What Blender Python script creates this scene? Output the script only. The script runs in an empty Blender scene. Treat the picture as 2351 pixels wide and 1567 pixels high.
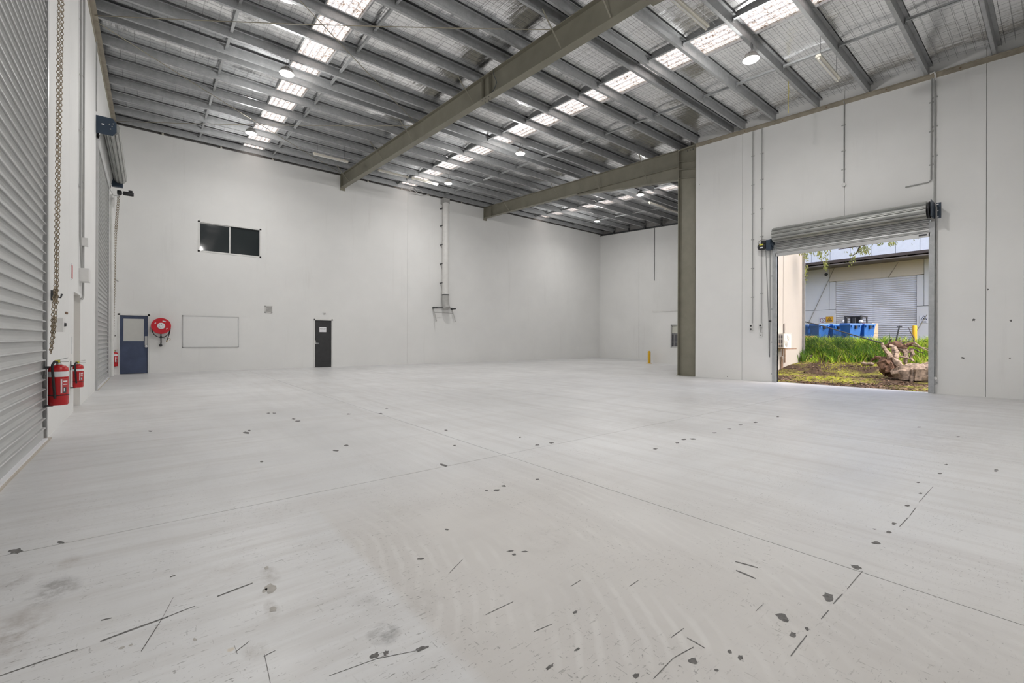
import bpy, math, random
from mathutils import Vector, Matrix

random.seed(11)
R = math.radians
sc = bpy.context.scene
col = sc.collection

# ------------------------------------------------------------------ camera
CAM_H = 1.26
YAW, ROLL = 0.68084, 0.003485
FPX, HORIZON = 1029.69, 778.725
cam_d = bpy.data.cameras.new('camera')
cam_d.sensor_width = 36.0
cam_d.lens = 36.0 * FPX / 2351.0
cam_d.shift_y = -(783.5 - HORIZON) / 2351.0
cam_d.clip_start = 0.05
cam_d.clip_end = 300
cam = bpy.data.objects.new('camera', cam_d)
col.objects.link(cam)
cam.matrix_world = (Matrix.Translation((0, 0, CAM_H)) @ Matrix.Rotation(-YAW, 4, 'Z')
                    @ Matrix.Rotation(math.pi / 2, 4, 'X') @ Matrix.Rotation(ROLL, 4, 'Z'))
sc.camera = cam

# ------------------------------------------------------------------ sky, sun, exposure
world = bpy.data.worlds.new('sky')
sc.world = world
world.use_nodes = True
wn = world.node_tree.nodes
wbg = wn['Background']
sky = wn.new('ShaderNodeTexSky')
sky.sky_type = 'NISHITA'
sky.sun_disc = False
sky.sun_elevation = R(52)
sky.sun_rotation = R(180)
sky.dust_density = 4.0
sky.air_density = 0.7
sky.ozone_density = 0.6
world.node_tree.links.new(sky.outputs[0], wbg.inputs[0])
wbg.inputs[1].default_value = 0.42

sun_d = bpy.data.lights.new('sun', 'SUN')
sun_d.energy = 1.2
sun_d.angle = R(0.6)
sun_d.color = (1.0, 0.955, 0.88)
sun = bpy.data.objects.new('sun', sun_d)
sun.rotation_euler = Vector((0.16, 0.75, -1.0)).to_track_quat('-Z', 'Y').to_euler()
col.objects.link(sun)

LAMP_WATTS = 60.0        # downward through the lens
LAMP_FILL = 80.0          # added all-round point light under each lens, lifts walls and roof

vs = sc.view_settings
vs.view_transform = 'Standard'
vs.look = 'None'
vs.gamma = 1.0
vs.exposure = 0.27
vs.use_curve_mapping = False
sc.cycles.use_denoising = True
sc.cycles.use_adaptive_sampling = True
sc.cycles.adaptive_threshold = 0.09
sc.cycles.adaptive_min_samples = 16
sc.cycles.max_bounces = 6
sc.cycles.diffuse_bounces = 4
sc.cycles.glossy_bounces = 3
sc.cycles.transmission_bounces = 4
sc.cycles.caustics_reflective = False
sc.cycles.caustics_refractive = False
sc.cycles.sample_clamp_indirect = 6.0

# ------------------------------------------------------------------ photo pixel -> place
_F = (math.sin(YAW), math.cos(YAW))
_Rt = (math.cos(YAW), -math.sin(YAW))

def ray(px, py):
    dx, dy = px - 1175.5, py - 783.5
    c, s = math.cos(ROLL), math.sin(ROLL)
    x = c * dx + s * dy
    y = -s * dx + c * dy - (HORIZON - 783.5)
    return (_F[0] + _Rt[0] * x / FPX, _F[1] + _Rt[1] * x / FPX, -y / FPX)

def on_floor(px, py, z=0.0):
    r = ray(px, py)
    t = (z - CAM_H) / r[2]
    return (r[0] * t, r[1] * t, z)

def on_x(px, py, X):
    r = ray(px, py)
    t = X / r[0]
    return (X, r[1] * t, CAM_H + r[2] * t)

def on_y(px, py, Y):
    r = ray(px, py)
    t = Y / r[1]
    return (r[0] * t, Y, CAM_H + r[2] * t)

# ------------------------------------------------------------------ mesh builder
class MB:
    def __init__(self):
        self.v, self.f, self.m = [], [], []
        self.cur = 0

    def mat(self, i):
        self.cur = i
        return self

    def add(self, vs, fs):
        o = len(self.v)
        self.v += [tuple(p) for p in vs]
        self.f += [tuple(i + o for i in f) for f in fs]
        self.m += [self.cur] * len(fs)
        return self

    def box(self, x0, x1, y0, y1, z0, z1):
        if x0 > x1: x0, x1 = x1, x0
        if y0 > y1: y0, y1 = y1, y0
        if z0 > z1: z0, z1 = z1, z0
        v = [(x0, y0, z0), (x1, y0, z0), (x1, y1, z0), (x0, y1, z0),
             (x0, y0, z1), (x1, y0, z1), (x1, y1, z1), (x0, y1, z1)]
        return self.add(v, [(0, 3, 2, 1), (4, 5, 6, 7), (0, 1, 5, 4), (1, 2, 6, 5), (2, 3, 7, 6), (3, 0, 4, 7)])

    def hexa(self, low, high):
        """low and high: four corners each, in the same order"""
        return self.add(list(low) + list(high),
                        [(0, 3, 2, 1), (4, 5, 6, 7), (0, 1, 5, 4), (1, 2, 6, 5), (2, 3, 7, 6), (3, 0, 4, 7)])

    def tube(self, pts, r, n=8, cap=True, radii=None):
        pts = [Vector(p) for p in pts]
        k = len(pts)
        rings = []
        up = None
        for i, p in enumerate(pts):
            t = (pts[min(i + 1, k - 1)] - pts[max(i - 1, 0)])
            if t.length < 1e-9:
                t = Vector((0, 0, 1))
            t.normalize()
            if up is None:
                a = Vector((0, 0, 1)) if abs(t.z) < 0.9 else Vector((1, 0, 0))
                u = t.cross(a).normalized()
            else:
                u = (up - t * up.dot(t))
                u = u.normalized() if u.length > 1e-6 else t.orthogonal().normalized()
            up = u
            w = t.cross(u)
            rr = radii[i] if radii else r
            rings.append([p + (u * math.cos(2 * math.pi * j / n) + w * math.sin(2 * math.pi * j / n)) * rr for j in range(n)])
        vs = [q for ring in rings for q in ring]
        fs = []
        for i in range(k - 1):
            for j in range(n):
                a, b = i * n + j, i * n + (j + 1) % n
                fs.append((a, b, b + n, a + n))
        if cap:
            fs.append(tuple(reversed(range(n))))
            fs.append(tuple(range((k - 1) * n, k * n)))
        return self.add(vs, fs)

    def lathe(self, prof, c=(0, 0, 0), axis='z', n=20):
        """prof: (radius, height) list; closed where the radius is 0"""
        vs, fs = [], []
        for (r, h) in prof:
            for j in range(n):
                a = 2 * math.pi * j / n
                p = (r * math.cos(a), r * math.sin(a), h)
                if axis == 'x': p = (p[2], p[0], p[1])
                if axis == 'y': p = (p[0], p[2], -p[1])
                vs.append((p[0] + c[0], p[1] + c[1], p[2] + c[2]))
        for i in range(len(prof) - 1):
            for j in range(n):
                a, b = i * n + j, i * n + (j + 1) % n
                fs.append((a, b, b + n, a + n))
        fs.append(tuple(reversed(range(n))))
        fs.append(tuple(range((len(prof) - 1) * n, len(prof) * n)))
        return self.add(vs, fs)

    def prism(self, prof, axis, a0, a1, at=(0, 0)):
        """closed 2-D outline pulled along an axis; outline plane: x->(y,z)  y->(x,z)  z->(x,y)"""
        def p3(p, a):
            u, w = p[0] + at[0], p[1] + at[1]
            return {'x': (a, u, w), 'y': (u, a, w), 'z': (u, w, a)}[axis]
        n = len(prof)
        vs = [p3(p, a0) for p in prof] + [p3(p, a1) for p in prof]
        fs = [(i, (i + 1) % n, (i + 1) % n + n, i + n) for i in range(n)]
        fs += [tuple(reversed(range(n))), tuple(range(n, 2 * n))]
        return self.add(vs, fs)

    def sheet(self, prof, axis, a0, a1, at=(0, 0)):
        """open 2-D line pulled along an axis"""
        def p3(p, a):
            u, w = p[0] + at[0], p[1] + at[1]
            return {'x': (a, u, w), 'y': (u, a, w), 'z': (u, w, a)}[axis]
        n = len(prof)
        vs = [p3(p, a0) for p in prof] + [p3(p, a1) for p in prof]
        return self.add(vs, [(i, i + 1, i + 1 + n, i + n) for i in range(n - 1)])

    def build(self, name, mats, parent=None, smooth=False):
        off = ORIGIN.get(parent.name, Vector()) if parent else Vector()
        me = bpy.data.meshes.new(name)
        me.from_pydata([(p[0] - off.x, p[1] - off.y, p[2] - off.z) for p in self.v], [], self.f)
        if not isinstance(mats, (list, tuple)):
            mats = [mats]
        for m in mats:
            me.materials.append(MAT[m])
        if len(mats) > 1:
            me.polygons.foreach_set('material_index', self.m)
        if smooth:
            me.polygons.foreach_set('use_smooth', [True] * len(me.polygons))
            try:
                me.set_sharp_from_angle(angle=R(38))
            except Exception:
                pass
        me.update()
        import bmesh
        bm = bmesh.new(); bm.from_mesh(me)
        bmesh.ops.recalc_face_normals(bm, faces=bm.faces)
        bm.to_mesh(me); bm.free()
        o = bpy.data.objects.new(name, me)
        col.objects.link(o)
        MB.last = o.name
        if parent:
            o.parent = parent
            ORIGIN[o.name] = off
        return o

ORIGIN = {}

def thing(name, label, cat, loc=(0, 0, 0), group=None, kind=None):
    o = bpy.data.objects.new(name, None)
    o.empty_display_size = 0.1
    o.location = loc
    col.objects.link(o)
    ORIGIN[o.name] = Vector(loc)
    return tag(o, label, cat, group, kind)

def tag(o, label, cat, group=None, kind=None):
    o['label'] = label
    o['category'] = cat
    if group: o['group'] = group
    if kind: o['kind'] = kind
    return o

def copy_tree(o, parent=None):
    c = o.copy()
    col.objects.link(c)
    if parent is not None:
        c.parent = parent
    for ch in list(o.children):
        copy_tree(ch, c)
    return c

def dup(o, loc, rz=None, label=None):
    c = copy_tree(o)
    c.location = loc
    if rz is not None: c.rotation_euler = (0, 0, rz)
    if label: c['label'] = label
    return c

def part_copy(o, loc):
    """another piece like o under the same parent, sharing its mesh"""
    c = o.copy()
    col.objects.link(c)
    c.location = loc
    return c

def text(body, size, name, mat, parent, loc, rot, align='CENTER'):
    cu = bpy.data.curves.new(name, 'FONT')
    cu.body = body
    cu.size = size
    cu.align_x = align
    cu.align_y = 'CENTER'
    cu.resolution_u = 3
    tmp = bpy.data.objects.new(name + '_outline', cu)
    col.objects.link(tmp)
    dg = bpy.context.evaluated_depsgraph_get()
    me = bpy.data.meshes.new_from_object(tmp.evaluated_get(dg))
    bpy.data.objects.remove(tmp)
    me.name = name
    me.materials.clear()
    me.materials.append(MAT[mat])
    o = bpy.data.objects.new(name, me)
    col.objects.link(o)
    off = ORIGIN.get(parent.name, Vector())
    o.parent = parent
    o.location = Vector(loc) - off
    o.rotation_euler = rot
    return o

# ------------------------------------------------------------------ materials
MAT = {}

class NT:
    def __init__(self, name):
        m = bpy.data.materials.new(name)
        m.use_nodes = True
        MAT[name] = m
        self.m, self.t = m, m.node_tree
        self.b = self.t.nodes['Principled BSDF']
        self.co = None

    def n(self, typ, **kw):
        nd = self.t.nodes.new('ShaderNode' + typ)
        for k, v in kw.items():
            setattr(nd, k, v)
        return nd

    def link(self, a, b):
        self.t.links.new(a, b)

    def set(self, nd, key, val):
        if hasattr(val, 'is_output') or isinstance(val, bpy.types.NodeSocket):
            self.link(val, nd.inputs[key])
        else:
            nd.inputs[key].default_value = val

    def coord(self):
        if self.co is None:
            self.co = self.n('TexCoord').outputs['Object']
        return self.co

    def mapped(self, scale=(1, 1, 1), rot=(0, 0, 0), loc=(0, 0, 0)):
        mp = self.n('Mapping')
        self.link(self.coord(), mp.inputs['Vector'])
        mp.inputs['Scale'].default_value = scale
        mp.inputs['Rotation'].default_value = rot
        mp.inputs['Location'].default_value = loc
        return mp.outputs[0]

    def noise(self, scale, detail=3, rough=0.5, vec=None, dist=0.0):
        nd = self.n('TexNoise')
        self.link(vec if vec is not None else self.coord(), nd.inputs['Vector'])
        nd.inputs['Scale'].default_value = scale
        nd.inputs['Detail'].default_value = detail
        nd.inputs['Roughness'].default_value = rough
        nd.inputs['Distortion'].default_value = dist
        return nd.outputs[0]

    def ramp(self, fac, a, b, ca=0.0, cb=1.0):
        nd = self.n('MapRange')
        nd.clamp = True
        self.link(fac, nd.inputs[0])
        nd.inputs[1].default_value, nd.inputs[2].default_value = a, b
        nd.inputs[3].default_value, nd.inputs[4].default_value = ca, cb
        return nd.outputs[0]

    def math(self, op, a, b=0.0):
        nd = self.n('Math', operation=op)
        self.set(nd, 0, a)
        self.set(nd, 1, b)
        return nd.outputs[0]

    def mix(self, fac, a, b):
        nd = self.n('Mix', data_type='RGBA')
        self.set(nd, 0, fac)
        for key, v in ((6, a), (7, b)):
            if isinstance(v, (tuple, list)):
                nd.inputs[key].default_value = (*v[:3], 1)
            else:
                self.link(v, nd.inputs[key])
        return nd.outputs[2]

    def bump(self, h, strength=0.2, dist=0.01):
        nd = self.n('Bump')
        self.link(h, nd.inputs['Height'])
        nd.inputs['Strength'].default_value = strength
        nd.inputs['Distance'].default_value = dist
        self.link(nd.outputs[0], self.b.inputs['Normal'])

    def out(self, color=None, rough=0.5, metal=0.0, spec=None):
        if color is not None:
            if isinstance(color, (tuple, list)):
                self.b.inputs['Base Color'].default_value = (*color[:3], 1)
            else:
                self.link(color, self.b.inputs['Base Color'])
        self.set(self.b, 'Roughness', rough)
        self.b.inputs['Metallic'].default_value = metal
        if spec is not None:
            self.b.inputs['Specular IOR Level'].default_value = spec
        return self.m

def plain(name, c, rough=0.5, metal=0.0, var=0.12, scale=6.0, bump=0.0, spec=None):
    t = NT(name)
    n = t.noise(scale, 4, 0.6)
    k = t.ramp(n, 0.3, 0.7)
    lo = tuple(max(0, x * (1 - var)) for x in c)
    hi = tuple(min(1, x * (1 + var)) for x in c)
    t.out(t.mix(k, lo, hi), rough, metal, spec)
    if bump:
        t.bump(t.noise(scale * 8, 3), bump, 0.004)
    return t

def wall_paint(name, c, dirt=(0.45, 0.43, 0.40)):
    t = NT(name)
    a = t.ramp(t.noise(0.6, 4, 0.6), 0.35, 0.7)
    base = t.mix(a, tuple(x * 0.97 for x in c), tuple(min(1, x * 1.02) for x in c))
    streak = t.ramp(t.noise(1.0, 5, 0.7, t.mapped((2.2, 2.2, 0.18))), 0.60, 0.80, 0, 0.16)
    base = t.mix(streak, base, dirt)
    spots = t.ramp(t.noise(9.0, 5, 0.75), 0.72, 0.80, 0, 0.30)
    # scuffs gather on the lowest two metres of a warehouse wall
    sep = t.n('SeparateXYZ')
    t.link(t.coord(), sep.inputs[0])
    low = t.ramp(sep.outputs[2], 0.2, 2.6, 1.0, 0.0)
    base = t.mix(t.math('MULTIPLY', spots, low), base, (0.25, 0.24, 0.23))
    t.out(base, 0.62, 0, 0.3)

wall_paint('wall_white', (0.82, 0.818, 0.805))
wall_paint('panel_white', (0.83, 0.828, 0.815))
wall_paint('render_beige', (0.43, 0.395, 0.355), (0.34, 0.29, 0.25))
wall_paint('neighbour_grey', (0.80, 0.79, 0.77))
wall_paint('neighbour_cream', (0.74, 0.66, 0.54))
plain('joint_dark', (0.30, 0.29, 0.28), 0.9)
plain('neighbour_zinc', (0.80, 0.79, 0.80), 0.5, 0.0, var=0.06)
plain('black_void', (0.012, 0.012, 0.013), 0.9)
plain('frame_white', (0.74, 0.735, 0.715), 0.4, var=0.04)
plain('beam_paint', (0.235, 0.222, 0.175), 0.45, var=0.10, scale=2.0, spec=0.35)
plain('angle_paint', (0.33, 0.295, 0.235), 0.55, var=0.18, scale=4.0)
plain('pvc_grey', (0.40, 0.40, 0.39), 0.5, var=0.06)
plain('pvc_white', (0.74, 0.735, 0.72), 0.4, var=0.04)
plain('duct_white', (0.70, 0.69, 0.67), 0.45, var=0.05)
plain('duct_grey', (0.42, 0.415, 0.40), 0.5, var=0.08)
plain('plastic_cream', (0.66, 0.63, 0.56), 0.45, var=0.06)
plain('steel_dark', (0.06, 0.062, 0.065), 0.45, 0.3)
plain('steel_bright', (0.62, 0.62, 0.62), 0.3, 0.9, var=0.05)
plain('black_plastic', (0.018, 0.018, 0.02), 0.4)
plain('rubber', (0.02, 0.02, 0.021), 0.6)
plain('bracket_blue', (0.035, 0.055, 0.085), 0.35, 0.1)
plain('door_blue', (0.055, 0.075, 0.14), 0.38, var=0.22, scale=2.5)
plain('door_black', (0.030, 0.030, 0.032), 0.45, var=0.15)
plain('door_beige', (0.52, 0.47, 0.40), 0.5, var=0.05)
plain('frosted', (0.60, 0.60, 0.57), 0.35, var=0.02)
plain('board_white', (0.80, 0.80, 0.79), 0.18, var=0.01)
plain('alu', (0.55, 0.55, 0.55), 0.35, 0.7, var=0.05)
plain('red_paint', (0.52, 0.012, 0.016), 0.25, var=0.06)
plain('red_reel', (0.58, 0.006, 0.020), 0.35, var=0.06)
plain('label_white', (0.82, 0.82, 0.84), 0.5, var=0.03)
plain('label_red', (0.55, 0.06, 0.06), 0.5, var=0.03)
plain('label_dark', (0.05, 0.07, 0.08), 0.5, var=0.2, scale=60)
plain('yellow', (0.72, 0.42, 0.015), 0.4, var=0.06)
plain('tag_yellow', (0.75, 0.70, 0.08), 0.4, var=0.06)
plain('brass', (0.42, 0.30, 0.16), 0.35, 0.8)
plain('cable_yellow', (0.45, 0.38, 0.08), 0.6)
plain('ink', (0.03, 0.04, 0.07), 0.6)
plain('sign_amber', (0.80, 0.42, 0.03), 0.5, var=0.03)
plain('sign_purple', (0.25, 0.03, 0.12), 0.5)
plain('bin_blue', (0.035, 0.155, 0.50), 0.42, var=0.10, scale=3)
plain('crate_orange', (0.62, 0.20, 0.11), 0.55, var=0.12)
plain('carton', (0.50, 0.40, 0.29), 0.8, var=0.12)
plain('fascia_brown', (0.085, 0.065, 0.055), 0.6, var=0.2, scale=2)
plain('soffit', (0.16, 0.135, 0.115), 0.7, var=0.2, scale=2)
plain('parapet', (0.80, 0.83, 0.88), 0.45, var=0.03)
plain('ac_white', (0.72, 0.70, 0.66), 0.45, var=0.05)
plain('ac_dark', (0.05, 0.045, 0.055), 0.6)
plain('rust', (0.25, 0.17, 0.12), 0.8, var=0.3, scale=10)
plain('chip', (0.155, 0.15, 0.145), 0.9, var=0.35, scale=40)
plain('chip_pale', (0.45, 0.43, 0.40), 0.9, var=0.15, scale=30)
plain('chain_steel', (0.25, 0.20, 0.135), 0.45, 0.6, var=0.25, scale=40)
plain('rod_steel', (0.33, 0.30, 0.23), 0.5, 0.4)
plain('wire', (0.16, 0.16, 0.165), 0.5, 0.5)
plain('bark_pale', (0.27, 0.205, 0.155), 0.95, var=0.65, scale=9, bump=0.9)
plain('heartwood', (0.15, 0.085, 0.055), 0.95, var=0.6, scale=10, bump=0.9)
plain('litter_tan', (0.24, 0.165, 0.105), 0.9, var=0.35, scale=5)
plain('litter_dark', (0.085, 0.058, 0.04), 0.9, var=0.4, scale=5)
plain('twig_dark', (0.06, 0.045, 0.04), 0.9, var=0.3)

def t_galv():
    t = NT('galvanised')
    n = t.noise(7, 5, 0.7)
    f = t.ramp(t.noise(55, 2, 0.5), 0.35, 0.65)
    c = t.mix(t.ramp(n, 0.3, 0.7), (0.36, 0.37, 0.375), (0.50, 0.51, 0.515))
    c = t.mix(t.math('MULTIPLY', f, 0.35), c, (0.52, 0.53, 0.54))
    t.out(c, 0.48, 0.55)
t_galv()

def t_shutter():
    t = NT('shutter_zinc')
    n = t.ramp(t.noise(1.4, 5, 0.65, t.mapped((1, 0.5, 3))), 0.3, 0.75)
    c = t.mix(n, (0.50, 0.505, 0.50), (0.62, 0.625, 0.62))
    dirt = t.ramp(t.noise(3.0, 6, 0.7, t.mapped((1, 1.0, 6))), 0.60, 0.85, 0, 0.3)
    c = t.mix(dirt, c, (0.36, 0.335, 0.30))
    t.out(c, 0.42, 0.35)
t_shutter()

def t_roll():
    t = NT('roll_steel')
    n = t.ramp(t.noise(3, 4, 0.6), 0.3, 0.7)
    t.out(t.mix(n, (0.34, 0.345, 0.33), (0.48, 0.485, 0.465)), 0.35, 0.6)
t_roll()

def t_foil():
    t = NT('foil')
    # silver foil laid down the slope: creases run along Y
    cr = t.noise(1.0, 4, 0.55, t.mapped((13.0, 0.8, 1.0)), 0.4)
    cr2 = t.noise(1.0, 2, 0.5, t.mapped((3.2, 1.6, 1.0), loc=(3, 7, 0)), 0.3)
    h = t.math('ADD', t.math('MULTIPLY', cr, 0.45), t.math('MULTIPLY', cr2, 0.8))
    t.out(t.mix(t.ramp(cr, 0.3, 0.7), (0.90, 0.902, 0.91), (0.96, 0.962, 0.968)), 0.15, 0.96)
    t.bump(h, 0.8, 0.022)
t_foil()

def t_skylight():
    t = NT('fibreglass')
    blotch = t.ramp(t.noise(5.0, 5, 0.75), 0.40, 0.60)
    fine = t.ramp(t.noise(24.0, 4, 0.7), 0.47, 0.58)
    k = t.math('MULTIPLY', blotch, fine)
    c = t.mix(t.math('MULTIPLY', k, 0.97), (0.64, 0.61, 0.555), (0.14, 0.09, 0.05))
    tr = t.n('BsdfTranslucent')
    t.link(c, tr.inputs[0])
    df = t.n('BsdfDiffuse')
    t.link(c, df.inputs[0])
    mx = t.n('MixShader')
    mx.inputs[0].default_value = 0.15
    t.link(tr.outputs[0], mx.inputs[1])
    t.link(df.outputs[0], mx.inputs[2])
    t.link(mx.outputs[0], t.t.nodes['Material Output'].inputs[0])
t_skylight()

def t_lamp(name, c, s):
    t = NT(name)
    t.out((0.9, 0.9, 0.9), 0.4)
    t.b.inputs['Emission Color'].default_value = (*c, 1)
    t.b.inputs['Emission Strength'].default_value = s
t_lamp('lamp_lens', (1.0, 0.98, 0.95), 40.0)
plain('tube_white', (0.78, 0.75, 0.66), 0.35, var=0.03)

def t_glass(name, c, rough=0.03):
    t = NT(name)
    t.out(c, rough, 0.0, 0.6)
t_glass('glass_dark', (0.030, 0.036, 0.038), 0.06)
t_glass('glass_grey', (0.10, 0.10, 0.11), 0.08)

def t_blind():
    t = NT('blind_cream')
    t.out((0.62, 0.62, 0.55), 0.6)
t_blind()

STAINS = []
for (px, py, wpx, hpx, k, c) in ((40, 1450, 75, 60, 0.85, (0.40, 0.37, 0.345)), (35, 1332, 40, 16, 0.8, (0.38, 0.36, 0.34)), (120, 1355, 62, 26, 0.95, (0.24, 0.23, 0.22)), (160, 1290, 26, 14, 0.7, (0.45, 0.42, 0.39)),
                                 (620, 1320, 26, 22, 0.8, (0.38, 0.355, 0.33)), (625, 1400, 20, 26, 0.75, (0.38, 0.355, 0.33)), (585, 1490, 34, 24, 0.7, (0.40, 0.375, 0.35)), (500, 1315, 90, 14, 0.45, (0.50, 0.47, 0.44)),
                                 (880, 1452, 46, 30, 1.0, (0.20, 0.20, 0.195)), (840, 1385, 40, 26, 0.5, (0.42, 0.41, 0.40)), (980, 1385, 60, 34, 0.55, (0.46, 0.44, 0.42)), (1250, 1240, 90, 40, 0.45, (0.50, 0.475, 0.45)),
                                 (1640, 920, 120, 12, 0.55, (0.48, 0.47, 0.47)), (1500, 975, 120, 14, 0.5, (0.50, 0.485, 0.47)), (2150, 1010, 200, 22, 0.5, (0.50, 0.485, 0.48)), (900, 1170, 80, 40, 0.4, (0.52, 0.50, 0.47)), (530, 1490, 10, 5, 0.9, (0.55, 0.38, 0.12))):
    a = on_floor(px, py); b = on_floor(px + wpx, py); c2 = on_floor(px, py - hpx)
    ax = max(abs(b[0] - a[0]), abs(c2[0] - a[0])); ay = max(abs(b[1] - a[1]), abs(c2[1] - a[1]))
    STAINS.append((a[0], a[1], ax, ay, k, c))
def t_floor():
    t = NT('floor_paint')
    sep = t.n('SeparateXYZ')
    t.link(t.coord(), sep.inputs[0])
    X, Y = sep.outputs[0], sep.outputs[1]
    wob = t.noise(1.1, 4, 0.6)
    Xw = t.math('ADD', X, t.math('MULTIPLY', t.math('SUBTRACT', wob, 0.5), 0.22))
    big = t.ramp(t.noise(0.45, 3, 0.62), 0.36, 0.64)
    base = t.mix(big, (0.645, 0.644, 0.645), (0.74, 0.741, 0.744))
    # recoated beige bay with a straight masked edge
    m1 = t.ramp(X, 0.93, 0.99)
    m2 = t.ramp(Xw, 2.2, 4.2, 1, 0)
    m3 = t.ramp(Y, 2.7, 3.9, 1, 0)
    bay = t.math('MULTIPLY', t.math('MULTIPLY', m1, m2), m3)
    base = t.mix(t.math('MULTIPLY', bay, 0.72), base, (0.595, 0.567, 0.535))
    # trowel sweeps in the bay
    wv = t.n('TexWave', wave_type='RINGS', rings_direction='Z')
    t.link(t.mapped((1, 1, 1), loc=(0.6, -2.9, 0)), wv.inputs[0])
    wv.inputs['Scale'].default_value = 3.6
    wv.inputs['Distortion'].default_value = 3.5
    wv.inputs['Detail'].default_value = 3
    wv.inputs['Detail Scale'].default_value = 0.8
    swm = t.ramp(t.noise(1.3, 3, 0.6), 0.46, 0.62)
    sw = t.math('MULTIPLY', t.math('MULTIPLY', t.ramp(wv.outputs['Fac'], 0.55, 0.95), bay), t.math('MULTIPLY', swm, 0.34))
    base = t.mix(sw, base, (0.78, 0.77, 0.75))
    # roller strokes: along Y beyond the bay, along X beside the shutter
    sY = t.ramp(t.noise(1.0, 4, 0.72, t.mapped((5.0, 0.35, 1))), 0.46, 0.68, 0, 0.42)
    sY = t.math('MULTIPLY', sY, t.ramp(X, 1.2, 3.2, 0.25, 1))
    base = t.mix(sY, base, (0.50, 0.478, 0.462))
    sX = t.ramp(t.noise(1.0, 4, 0.72, t.mapped((0.7, 7.0, 1))), 0.47, 0.68, 0, 0.40)
    sX = t.math('MULTIPLY', sX, t.ramp(X, 0.8, 1.3, 1, 0.10))
    base = t.mix(sX, base, (0.50, 0.48, 0.455))
    # tyre scuff belt across the middle of the floor
    belt = t.ramp(t.noise(1.0, 5, 0.7, t.mapped((0.35, 2.6, 1), rot=(0, 0, 0.5))), 0.50, 0.72, 0, 0.32)
    base = t.mix(belt, base, (0.54, 0.52, 0.50))
    # brown spills where they lie
    sn = t.ramp(t.noise(6.0, 5, 0.75, None, 0.2), 0.40, 0.64)
    for (cx, cy, ax, ay, k, c) in STAINS:
        dx = t.math('DIVIDE', t.math('SUBTRACT', X, cx), ax)
        dy = t.math('DIVIDE', t.math('SUBTRACT', Y, cy), ay)
        d = t.math('ADD', t.math('MULTIPLY', dx, dx), t.math('MULTIPLY', dy, dy))
        f = t.math('MULTIPLY', t.ramp(d, 0.05, 1.3, k, 0.0), sn)
        base = t.mix(f, base, c)
    # worn specks and short dashes
    near = t.ramp(Y, 1.4, 6.0, 1.0, 0.25)
    s1 = t.ramp(t.noise(1.0, 3, 0.7, t.mapped((14, 70, 1), rot=(0, 0, 0.10))), 0.615, 0.66)
    s1 = t.math('MULTIPLY', s1, t.ramp(X, 0.9, 2.4, 1.0, 0.35))
    s2 = t.ramp(t.noise(1.0, 3, 0.7, t.mapped((46, 38, 1), loc=(5, 5, 0))), 0.635, 0.68)
    s3 = t.ramp(t.noise(1.0, 3, 0.7, t.mapped((60, 9, 1), loc=(1, 8, 0), rot=(0, 0, 0.5))), 0.65, 0.69, 0, 0.7)
    cl = t.ramp(t.noise(1.5, 4, 0.65), 0.40, 0.58)
    sk = t.math('MULTIPLY', t.math('MAXIMUM', t.math('MAXIMUM', s1, s2), s3), t.math('MULTIPLY', cl, near))
    base = t.mix(t.math('MULTIPLY', sk, 0.78), base, (0.20, 0.195, 0.185))
    rg = t.ramp(t.noise(2.0, 3, 0.6), 0.3, 0.7, 0.34, 0.50)
    t.out(base, rg, 0, 0.36)
t_floor()

def t_ground():
    t = NT('mulch')
    a = t.noise(16, 6, 0.75)
    b = t.ramp(t.noise(60, 4, 0.8), 0.4, 0.62)
    c = t.mix(t.ramp(a, 0.35, 0.66), (0.022, 0.015, 0.011), (0.075, 0.05, 0.033))
    c = t.mix(t.math('MULTIPLY', b, 0.45), c, (0.14, 0.10, 0.068))
    moss = t.ramp(t.noise(0.5, 4, 0.6, t.mapped((1.0, 1.0, 1), loc=(2.2, 1.3, 0))), 0.44, 0.58)
    moss = t.math('MULTIPLY', moss, t.ramp(t.noise(18, 4, 0.7), 0.38, 0.55))
    c = t.mix(t.math('MULTIPLY', moss, 0.85), c, (0.40, 0.42, 0.055))
    t.out(c, 0.95, 0, 0.1)
    t.bump(a, 0.9, 0.04)
t_ground()

def t_leaf(name, c1, c2, trans=0.35):
    t = NT(name)
    c = t.mix(t.ramp(t.noise(3.0, 3), 0.3, 0.7), c1, c2)
    t.out(c, 0.6, 0, 0.2)
    tr = t.n('BsdfTranslucent')
    t.link(c, tr.inputs[0])
    mx = t.n('MixShader')
    mx.inputs[0].default_value = trans
    t.link(t.b.outputs[0], mx.inputs[1])
    t.link(tr.outputs[0], mx.inputs[2])
    t.link(mx.outputs[0], t.t.nodes['Material Output'].inputs[0])
t_leaf('grass_bright', (0.28, 0.46, 0.03), (0.58, 0.70, 0.08))
t_leaf('grass_mid', (0.14, 0.28, 0.03), (0.30, 0.42, 0.06))
t_leaf('grass_dry', (0.50, 0.42, 0.16), (0.60, 0.52, 0.22))
t_leaf('grass_deep', (0.05, 0.13, 0.02), (0.16, 0.27, 0.05))
t_leaf('gum_leaf', (0.16, 0.20, 0.05), (0.36, 0.36, 0.12))
t_leaf('moss', (0.34, 0.40, 0.03), (0.58, 0.58, 0.06))

# ------------------------------------------------------------------ sizes of the place (metres)
XL, XR, XF = -0.992, 14.65, 24.80      # wall faces
YB, YF, YC = 20.72, -0.75, 8.04        # back wall, front wall, end of the near side wall
def ZR(y): return 7.57 + 0.0545 * y    # underside of the purlins
PD = 0.20                               # purlin depth


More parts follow.
